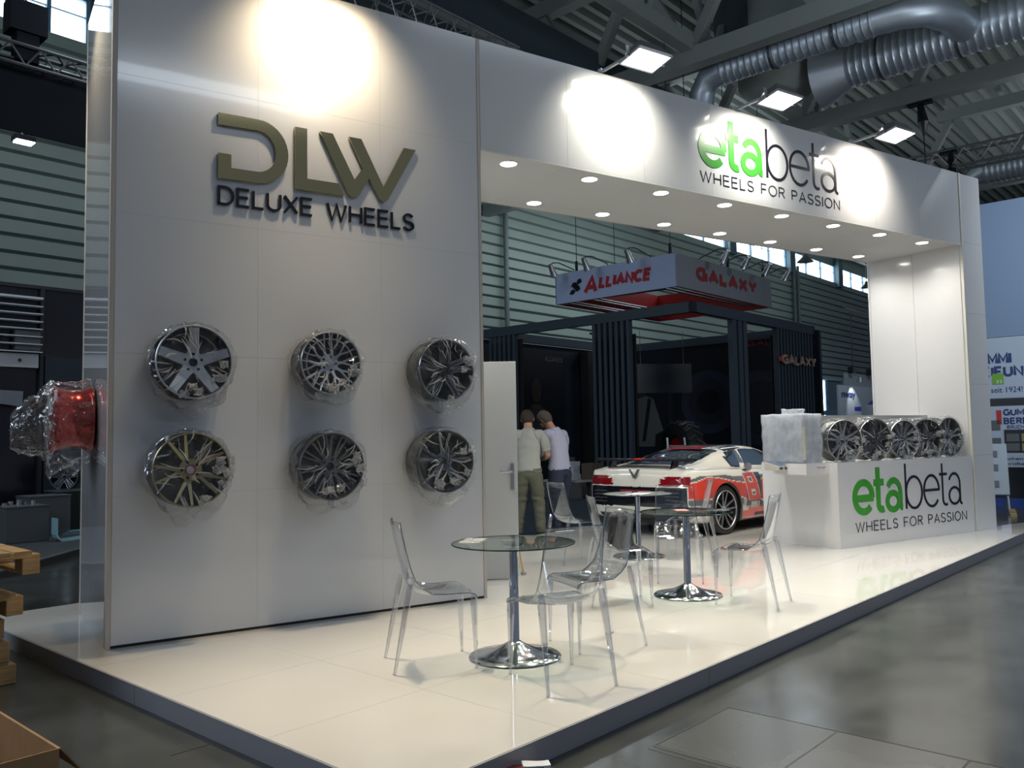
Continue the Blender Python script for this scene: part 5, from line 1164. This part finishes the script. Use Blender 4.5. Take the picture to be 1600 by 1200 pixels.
word('GALAXY', 1.05, 4.85, .30, .72, .14, -.012, -.002, mat('letter_red2', (.42,.05,.05), .5), sb_, gap=.32)
for (a, b) in (((20.6,12.6),(26,12.6)), ((20.6,16.1),(26,16.1)), ((20.6,12.6),(20.6,16.1))):
    for dz in (0, .25):
        q = MB(); q.tube([H(*a, 5.72+dz), H(*b, 5.72+dz)], .03, 6); q.build('inner_truss_chord', alum, sg)
        q = MB(); q.tube([H(a[0]+.25, a[1]+.25, 5.72+dz), H(b[0]-.25*(a[0] != b[0]), b[1]+.25*(a[1] == b[1]), 5.72+dz)], .03, 6); q.build('inner_truss_chord', alum, sg)
for (u, v) in ((20.6,15.85),(20.6,12.5),(23.6,12.3),(26,12.3),(23,16.1)):
    q = MB(); q.tube([H(u, v, 6.5), H(u, v, 13.5)], .012, 5); q.build('suspension_wire', dsteel, sg)
    q = MB(); q.tube([H(u, v, 6.55), H(u, v, 6.95)], .045, 6); q.build('clamp', black, sg)
def sign_lamp(label, loc, rz, first=None):
    if first: return copy_tree(first, loc=loc, rz=rz, label=label)
    t = thing('sign_lamp', label, 'spotlight', loc, rz, 'arm spotlights on the hanging sign')
    mb = MB(); mb.tube([(0,.1,-.12),(0,.02,.02),(-.10,-.6,.16),(-.14,-.85,.12),(-.14,-.87,.02)], .018, 6); mb.build('arm', dsteel, t, smooth=True)
    mb = MB(); mb.tube([(-.14,-.95,.06),(-.14,-.80,-.18),(-.14,-.75,-.26)], [.07,.095,.12], 12); mb.build('head', steel, t, smooth=40)
    mb = MB(); mb.box((-.24,-.78,-.05),(-.225,-.62,-.02)); mb.build('barn_door', dsteel, t); return t
zt = 6.62
l0 = sign_lamp('arm spotlight on the ALLIANCE face, farthest left', H(20.3, 15.75, zt), EX-pi/2)
sign_lamp('arm spotlight on the ALLIANCE face, middle one', H(20.3, 14.5, zt), EX-pi/2, l0)
sign_lamp('arm spotlight on the ALLIANCE face, nearest the sign corner', H(20.3, 13.0, zt), EX-pi/2, l0)
for i, (u, w) in enumerate(((21.7, 'nearest the sign corner'), (22.95, 'second from the sign corner'), (24.35, 'third from the sign corner'), (25.75, 'farthest from the sign corner'))):
    sign_lamp('arm spotlight on the GALAXY face, '+w, H(u, 12.15, zt), EX, l0)
# hall dome lamps seen against the windows
def dome(label, loc, first=None, s=1.0):
    if first: o = copy_tree(first, loc=loc, label=label); o.scale = (s,)*3; return o
    t = thing('dome_lamp', label, 'lamp', loc, 0, 'dome hall lamps before the windows'); mb = MB(); mb.lathe([(.08,.5),(.12,.45),(.15,.3),(.45,0),(.44,0),(.13,.28),(.08,.4)], 24); mb.build('shade', steel, t, smooth=50)
    mb = MB(); mb.tube([(0,0,.45),(0,0,2.3)], .03, 6); mb.build('rod', dsteel, t); return t
d0 = dome('grey dome lamp before the hall windows, left one', H(44.3, 18.5, 10.75)); dome('small grey dome lamp before the hall windows, right one', H(52.0, 18.0, 10.2), d0, .8)
# distant white stall with blue swoosh
fs_ = thing('far_stall', 'distant white stall with a blue swoosh, right of the hall door', 'stand', H(46.9, 18, 0), EX)
mb = MB(); mb.box((0,0,0),(9,.1,4.15)); mb.build('back_wall', mat('stall_white', (.55,.62,.72), .5), fs_)
mb = MB(); mb.box((1.6,.2,4.15),(9,.3,4.9)); mb.build('upper_wall', mat('stall_grey', (.34,.38,.42), .5), fs_)
mb = MB(); mb.prism([(2.3,2.75),(9,2.75),(9,4.3),(6.2,4.0),(5.2,3.4),(4.0,3.0),(2.3,2.95)], -.02, 0); mb.build('swoosh', mat('swoosh_blue', (.02,.03,.45), .4), fs_)
text_part('nway', .4, 2.5, 3.35, 3.75, -.02, mat('stall_ink', (.03,.05,.20), .4), fs_, bold=.03)
for x in (2.3, 5.2, 8): mb = MB(); mb.box((x-.25,-.1,4.9),(x+.25,.2,5.25)); mb.tube([(x,0,5.2),(x,0,8.4)], .03, 5); mb.build('hanging_lamp', black, fs_)
mb = MB(); mb.tube([(1.6,0,8.6),(9,0,8.6)], .04, 6); mb.tube([(1.6,.4,8.9),(9,.4,8.9)], .04, 6)
for i in range(14): mb.tube([(1.6+.55*i,0,8.6),(1.85+.55*i,.4,8.9)], .025, 5)
mb.build('truss', alum, fs_)
t = thing('spot_fixture', 'small lit spotlight above the far white stall wall', 'spotlight', H(48.6, 17.4, 4.3), EX)
mb = MB(); mb.lathe([(.0001,0),(.16,0),(.10,.3),(.0001,.3)], 16); mb.build('head', steel, t); mb = MB(); mb.tube([(0,0,.3),(0,.6,.55)], .03, 5); mb.build('arm', steel, t)
spot('stall_beam', H(48.6, 17.3, 4.3), H(48.9, 18, 3.3), 120, 80, .5, (1,1,1), .05)
t = thing('bar_table', 'white round stall table on slanting wooden legs', 'table', H(48.2, 16.6, 0), EX)
mb = MB(); mb.cyl((0,0,2.35),(0,0,3.0),.62,20); mb.build('drum', mat('stall_white', (.5,.5,.5), .5), t)
for x in (-.9,.2,1.3): mb = MB(); mb.bar((x,-.7,2.85),(x*.6+.3,-.7,0),.12,.08); mb.build('leg', mat('leg_brown', (.16,.09,.05), .6), t)
# ================================================================== right edge: publisher's stand
gs = thing('poster_wall', 'tall pale blue exhibition wall with GUMMI BEREIFUNG posters, right edge', 'wall', H(19, 4.6, 0), EX-pi/2)
pb = mat('pale_blue_wall', (.22,.31,.46), .6); pl = mat('poster_pale', (.46,.54,.66), .5); pdk = mat('poster_dark', (.014,.018,.026), .4); nv = mat('poster_navy', (.015,.03,.16), .4)
def lb(nm, m, a, b, par=gs): q = MB(); q.box(a, b); return q.build(nm, m, par)
lb('upper_panel', pb, (0,0,3.36), (4.5,.1,6.09)); lb('upper_poster', pl, (0,-.01,2.14), (4.5,.1,3.35)); lb('dark_panel', pdk, (0,0,0), (4.5,.1,2.13))
lb('lower_poster', pl, (.30,-.02,.77), (4.5,0,1.98)); lb('blue_base', mat('base_blue', (.03,.07,.30), .4), (0,-.03,0), (4.5,0,.16))
word('GUMMI', -.02, .76, 2.81, 3.05, .055, -.015, -.01, nv, gs, gap=.3); word('BEREIFUNG', -.28, 1.16, 2.56, 2.78, .050, -.015, -.01, nv, gs, gap=.3)
lb('green_tag', mat('tag_green', (.16,.42,.03), .4), (.40,-.02,2.42), (.60,-.012,2.63)); text_part('33', .47, .57, 2.435, 2.50, -.022, whitem, gs)
text_part('seit 1924!', .37, .92, 2.25, 2.36, -.013, nv, gs)
word('GUMMI', .56, 1.10, 1.79, 1.92, .030, -.026, -.02, nv, gs, gap=.3); word('BEREIFUNG', .56, 1.52, 1.62, 1.75, .028, -.026, -.02, nv, gs, gap=.3); lb('red_tag', redm, (.44,-.026,1.62), (.53,-.022,1.9))
text_part('BRIDGESTONE', .62, 1.45, 1.53, 1.60, -.026, nv, gs)
lb('photo_frame', pdk, (.56,-.028,1.06), (1.6,-.022,1.51))
for i, (x, z) in enumerate(((.60,1.28),(.86,1.28),(1.12,1.28),(.60,1.09),(.86,1.09),(1.12,1.09))): lb('photo', mat('photo_%d' % (i % 3), ((.12,.13,.14),(.30,.26,.12),(.09,.10,.12))[i % 3], .5), (x,-.032,z), (x+.22,-.028,z+.15))
for z in (1.5, 1.15, .9): lb('photo', mat('photo_0', (.12,.13,.14), .5), (.34,-.026,z), (.50,-.022,z+.2))
text_part('Branchenmagazin', .36, 1.3, .90, .97, -.024, nv, gs); text_part('geprüfter Auflage', .42, 1.4, .80, .87, -.024, nv, gs); text_part('schon', .92, 1.3, .40, .47, -.004, whitem, gs)
# easel board and timber
t = thing('display_easel', 'metal framed leaning display board right of the end column', 'easel', H(17.9, 4.05, 0), EX-R(75))
for x in (-.24,.24): mb = MB(); mb.bar((x,-.32,0),(x*.8,.05,1.25),.03); mb.build('front_leg', alum, t); mb = MB(); mb.bar((x,.35,0),(x*.8,.05,1.25),.03); mb.build('rear_leg', alum, t)
mb = MB(); mb.prism([(-.25,.30),(-.27,.32),(.02,1.25),(.05,1.24)], -.26, .26, 'x'); mb.build('board', mat('easel_board', (.42,.48,.55), .4), t)
for z0 in (.45,.75,1.0): y = -.26+.3*(z0-.3)/.95; mb = MB(); mb.box((-.16,y-.03,z0),(.10,y-.015,z0+.12)); mb.build('notice', mat('notice_grey', (.2,.23,.27), .5), t)
def timber(label, u, v, z, a, L=.6):
    t = thing('timber_offcut', label, 'wood', H(u, v, z), a); mb = MB(); mb.box((-L/2,-.05,0),(L/2,.05,.06)); mb.build('board', mat('pine_light', (.55,.45,.25), .6), t)
    for x in (-L/3, L/3): mb = MB(); mb.box((x-.03,-.045,.06),(x+.03,.045,.10)); mb.build('block', wood, t)
    return t
timber('pale timber offcut on the floor just right of the end column', 16.6, 3.95, 0, .8)
timber('pale timber offcut on the floor at the right edge', 17.0, 3.55, 0, .5)
t = thing('small_crate', 'small brown wooden crate on the floor behind the end column', 'crate', H(16.9, 4.25, 0), .5)
for i in range(3): mb = MB(); mb.box((-.2,-.2,.03+.1*i),(.2,-.18,.11+.1*i)); mb.box((-.2,.18,.03+.1*i),(.2,.2,.11+.1*i)); mb.box((-.2,-.18,.03+.1*i),(-.18,.18,.11+.1*i)); mb.build('slat', mat('crate_brown', (.20,.10,.04), .7), t)
mb = MB(); mb.box((-.2,-.2,.31),(.2,.2,.34)); mb.build('lid', mat('pine_light', (.5,.4,.2), .6), t)
# ================================================================== left edge: dark stand, banner, pallets
ls = thing('dark_stand', 'black stand walls with glass shelves, left behind the display wall', 'stand', H(0, 16, 0), EX)
hb2 = lambda nm, m, a, b: (lambda q: (q.box(a, b), q.build(nm, m, ls))[1])(MB())
hb2('rear_wall', black, (-2, .06, .1), (5.38, .2, 4.32)); hb2('rear_wall', black, (5.42, .02, .1), (9.5, .2, 4.30)); hb2('wall_top', blackm, (-2,.0,4.28),(9.5,.22,4.34))
hb2('door_panel', navy, (5.46,-.02,.1),(6.9,.02,3.1)); hb2('post', blackm, (5.37,-.03,.1),(5.43,.1,4.3))
wl = mat('shelf_light', (.62,.66,.70), .3)
for i in range(8): hb2('shelf', wl, (2.0,-.18,4.07-.133*i),(5.36,0,4.07-.133*i+(.035 if i == 0 else .016)))
hb2('pale_box', mat('dim_grey_box', (.11,.11,.12), .5), (4.95,-.1,3.18),(5.35,.05,3.52))
hb2('silver_rail', mat('silver_rail', (.50,.52,.54), .35, .3), (2.0,-.08,2.88),(5.33,.02,3.12))
mb = MB(); mb.cyl((5.03,-.10,3.0),(5.03,-.07,3.0),.03,14); mb.build('round_hole', black, ls)
mb = MB(); mb.prism([(4.0,2.50),(5.06,2.46),(5.05,2.20),(4.0,2.33)], -.2, -.15); mb.build('grey_lid', mat('lid_grey', (.20,.21,.24), .5), ls)
fl2 = thing('stand_floor', 'low dark grey platform of the black stand on the left', 'platform')
mb = MB(); p = [tuple(H(-2,11.05).xy), tuple(H(3.32,11.05).xy), tuple(H(4.75,12.5).xy), tuple(H(9.5,12.5).xy), tuple(H(9.5,16.3).xy), tuple(H(-2,16.3).xy)]; mb.prism(p, 0, .095, 'z'); mb.build('deck', mat('deck_grey', (.055,.060,.065), .5), fl2)
mb = MB(); mb.bar(H(-2,11.04,.09), H(3.32,11.04,.09), .02, .02); mb.bar(H(3.32,11.04,.09), H(4.75,12.49,.09), .02, .02); mb.build('edge_strip', mat('edge_pale', (.24,.27,.30), .4), fl2)
def plinth(label, u, v, w, d, h, m, rz=0):
    t = thing('display_plinth', label, 'plinth', H(u, v, .096), EX+rz); mb = MB(); mb.box((-w/2,-d/2,0),(w/2,d/2,h)); mb.build('body', m, t, bevel=.006)
    mb = MB(); mb.box((-w/2-.01,-d/2-.01,h),(w/2+.01,d/2+.01,h+.015)); mb.build('top', mat('plinth_top', (.10,.11,.12), .4), t); return t
pg = mat('plinth_grey', (.10,.105,.11), .5)
plinth('dark grey plinth at the front of the black stand', 4.55, 14.2, .60, .6, .52, pg); plinth('grey plinth behind the front one, in the black stand', 5.10, 14.9, .62, .6, .62, pg)
t = thing('acrylic_sheet', 'bent pale blue translucent sheet leaning at the grey plinth', 'sheet', H(4.86, 13.72, .097), EX-.1)
mb = MB(); pts = [(0,.34),(0,.10),(.02,.05),(.07,.012),(.14,.006),(.44,.03)]; mb.ribbon(pts, .025, -.14, .14); mb.build('sheet', mat('acrylic_blue', (.35,.62,.70), .15, emit=None), t)
t = thing('acrylic_sheet', 'small pale blue translucent sheets lying beside the rear plinth', 'sheet', H(5.45, 14.6, .097), EX)
for i in range(3): mb = MB(); mb.box((-.2+.05*i,-.1,.0+.02*i),(.3,.1,.012+.02*i)); mb.build('sheet', mat('acrylic_blue', (.35,.62,.70), .15), t)
wheel('alloy_wheel', 'dark wheel resting in the black stand at left', H(5.62, 15.35, 1.0), (R(90), 0, EX-R(35)), 'twin', .22, .2, face=gun, barrel=tyre, dark=bdark, seed=31, bag=False)
plinth('black plinth carrying the dark wheel in the black stand', 5.70, 15.3, .7, .55, .66, blackm)
t = thing('brake_parts', 'small silver metal parts on top of the front plinth', 'parts', H(4.55, 14.3, .632), EX)
for i in range(5): mb = MB(); mb.cyl((-.2+.1*i,.05*(i % 2),0),(-.2+.1*i,.05*(i % 2),.04+.02*(i % 3)),.04,12); mb.build('part', steel, t)
# banner under the truss with one lit floodlight
t = thing('black_banner', 'large plain black banner hanging from the truss, upper left', 'banner', H(0, 16, 0), EX)
mb = MB(); mb.box((2.5,-.02,6.99),(9.5,.02,8.28)); mb.build('cloth', blackc, t)
mb = MB(); mb.tube([(2.5,0,8.30),(9.5,0,8.30)], .02, 6); mb.build('top_rod', dsteel, t)
t = thing('floodlight', 'small lit floodlight hanging under the black banner', 'floodlight', H(5.02, 15.9, 6.78), EX)
mb = MB(); mb.box((-.16,-.12,.03),(.16,.12,.12)); mb.build('housing', black, t); mb = MB(); mb.box((-.13,-.11,.015),(.15,.11,.028)); mb.build('lamp_glass', glow, t); mb = MB(); mb.bar((0,.08,.12),(0,.1,.24),.03); mb.build('bracket', black, t)
spot('banner_beam', H(5.02, 15.9, 6.76), H(5.0, 15.5, 0), 60, 100, .6, (.9,.95,1), .08)
# pallets beside the platform
def pallet(label, loc, rz, first=None, m=wood):
    if first: return copy_tree(first, loc=loc, rz=rz, label=label)
    t = thing('wooden_pallet', label, 'pallet', loc, rz, 'wooden pallets stacked beside the platform')
    def bx(nm, a, b): q = MB(); q.box(a, b); q.build(nm, m, t, bevel=.003)
    for x in (0,.1638,.35,.5362,.70): w = .145 if x in (0,.35) else .10; bx('deck_board', (x if x < .7 else .655, 0, .122), ((x if x < .7 else .655)+w, 1.2, .144))
    for y in (0,.5275,1.055): bx('stringer_board', (0, y, .100), (.8, y+.145, .1215))
    for x in (0,.35,.70):
        for y in (0,.5275,1.055): bx('block', (x, y, .0225), (x+.10, y+.145, .0995))
    for x in (0,.35,.70): bx('bottom_board', (x, 0, 0), (x+.10, 1.2, .022))
    return t
# corner reference: right front corner at hall (2.05, 6.1)
def pl_at(label, k, uc, vc, rz, first, cross):
    a = EX+rz
    if cross: loc = H(uc, vc, .146*k); c = pallet(label, loc, a+pi/2, first)            # long side along u
    else: loc = H(uc-.8, vc, .146*k); c = pallet(label, loc, a, first)
    return c
pw = pallet('lowest wooden pallet of the stack beside the platform', H(.85, 6.1, .001), EX+pi/2*0)
pw.location = H(2.02-.87, 6.12, .002)
for k, (uc, vc, rz, cr_) in enumerate(((1.98, 6.10, .02, False), (1.95, 6.14, -.01, False), (2.04, 6.05, .03, False), (1.70, 6.2, .0, False), (2.03, 5.78, -.02, False)), 1):
    lab = ['second', 'third', 'fourth', 'fifth'][k-1]+' wooden pallet from the bottom of the stack beside the platform' if k < 5 else 'topmost sunlit wooden pallet of the stack beside the platform'
    if k == 5: lab = 'topmost pale wooden pallet of the stack beside the platform'
    copy_tree(pw, loc=H(uc-.87, vc, .002+.146*k), rz=EX+rz, label=lab)
# cartons behind the pallets and the open one in front
def cbox(label, loc, rz, s, op=False):
    t = thing('cardboard_box', label, 'box', loc, rz); w, d, h = s
    for a, b in (((0,0,0),(w,.006,h)),((0,d-.006,0),(w,d,h)),((0,.006,0),(.006,d-.006,h)),((w-.006,.006,0),(w,d-.006,h))): q = MB(); q.box(a, b); q.build('side', card, t)
    q = MB(); q.box((.006,.006,.002),(w-.006,d-.006,.008)); q.build('bottom', card, t)
    if op:
        q = MB(); q.prism([(0,h),(-.16,h+.10),(-.156,h+.106),(.004,h+.006)], 0, d); q.build('flap', card, t)
        q = MB(); q.prism([(w,h),(w+.10,h-.13),(w+.106,h-.13),(w+.006,h)], 0, d); q.build('flap', card, t)
    else:
        q = MB(); q.box((0,0,h),(w,d/2-.002,h+.006)); q.build('flap', card, t); q = MB(); q.box((0,d/2+.002,h),(w,d,h+.006)); q.build('flap', card, t)
    return t
cbox('open cardboard box on the hall floor, bottom left corner', H(.78, 3.75, .002), EX, (.58,.95,.29), True)
zc_ = .002
for i, (nm, h) in enumerate((('lower', .52), ('middle', .22), ('top', .24))):
    cbox('%s cardboard box of the pile behind the pallets' % nm, H(1.95, 8.6, zc_), EX, (.62-.02*i, .5, h)); zc_ += h+.008
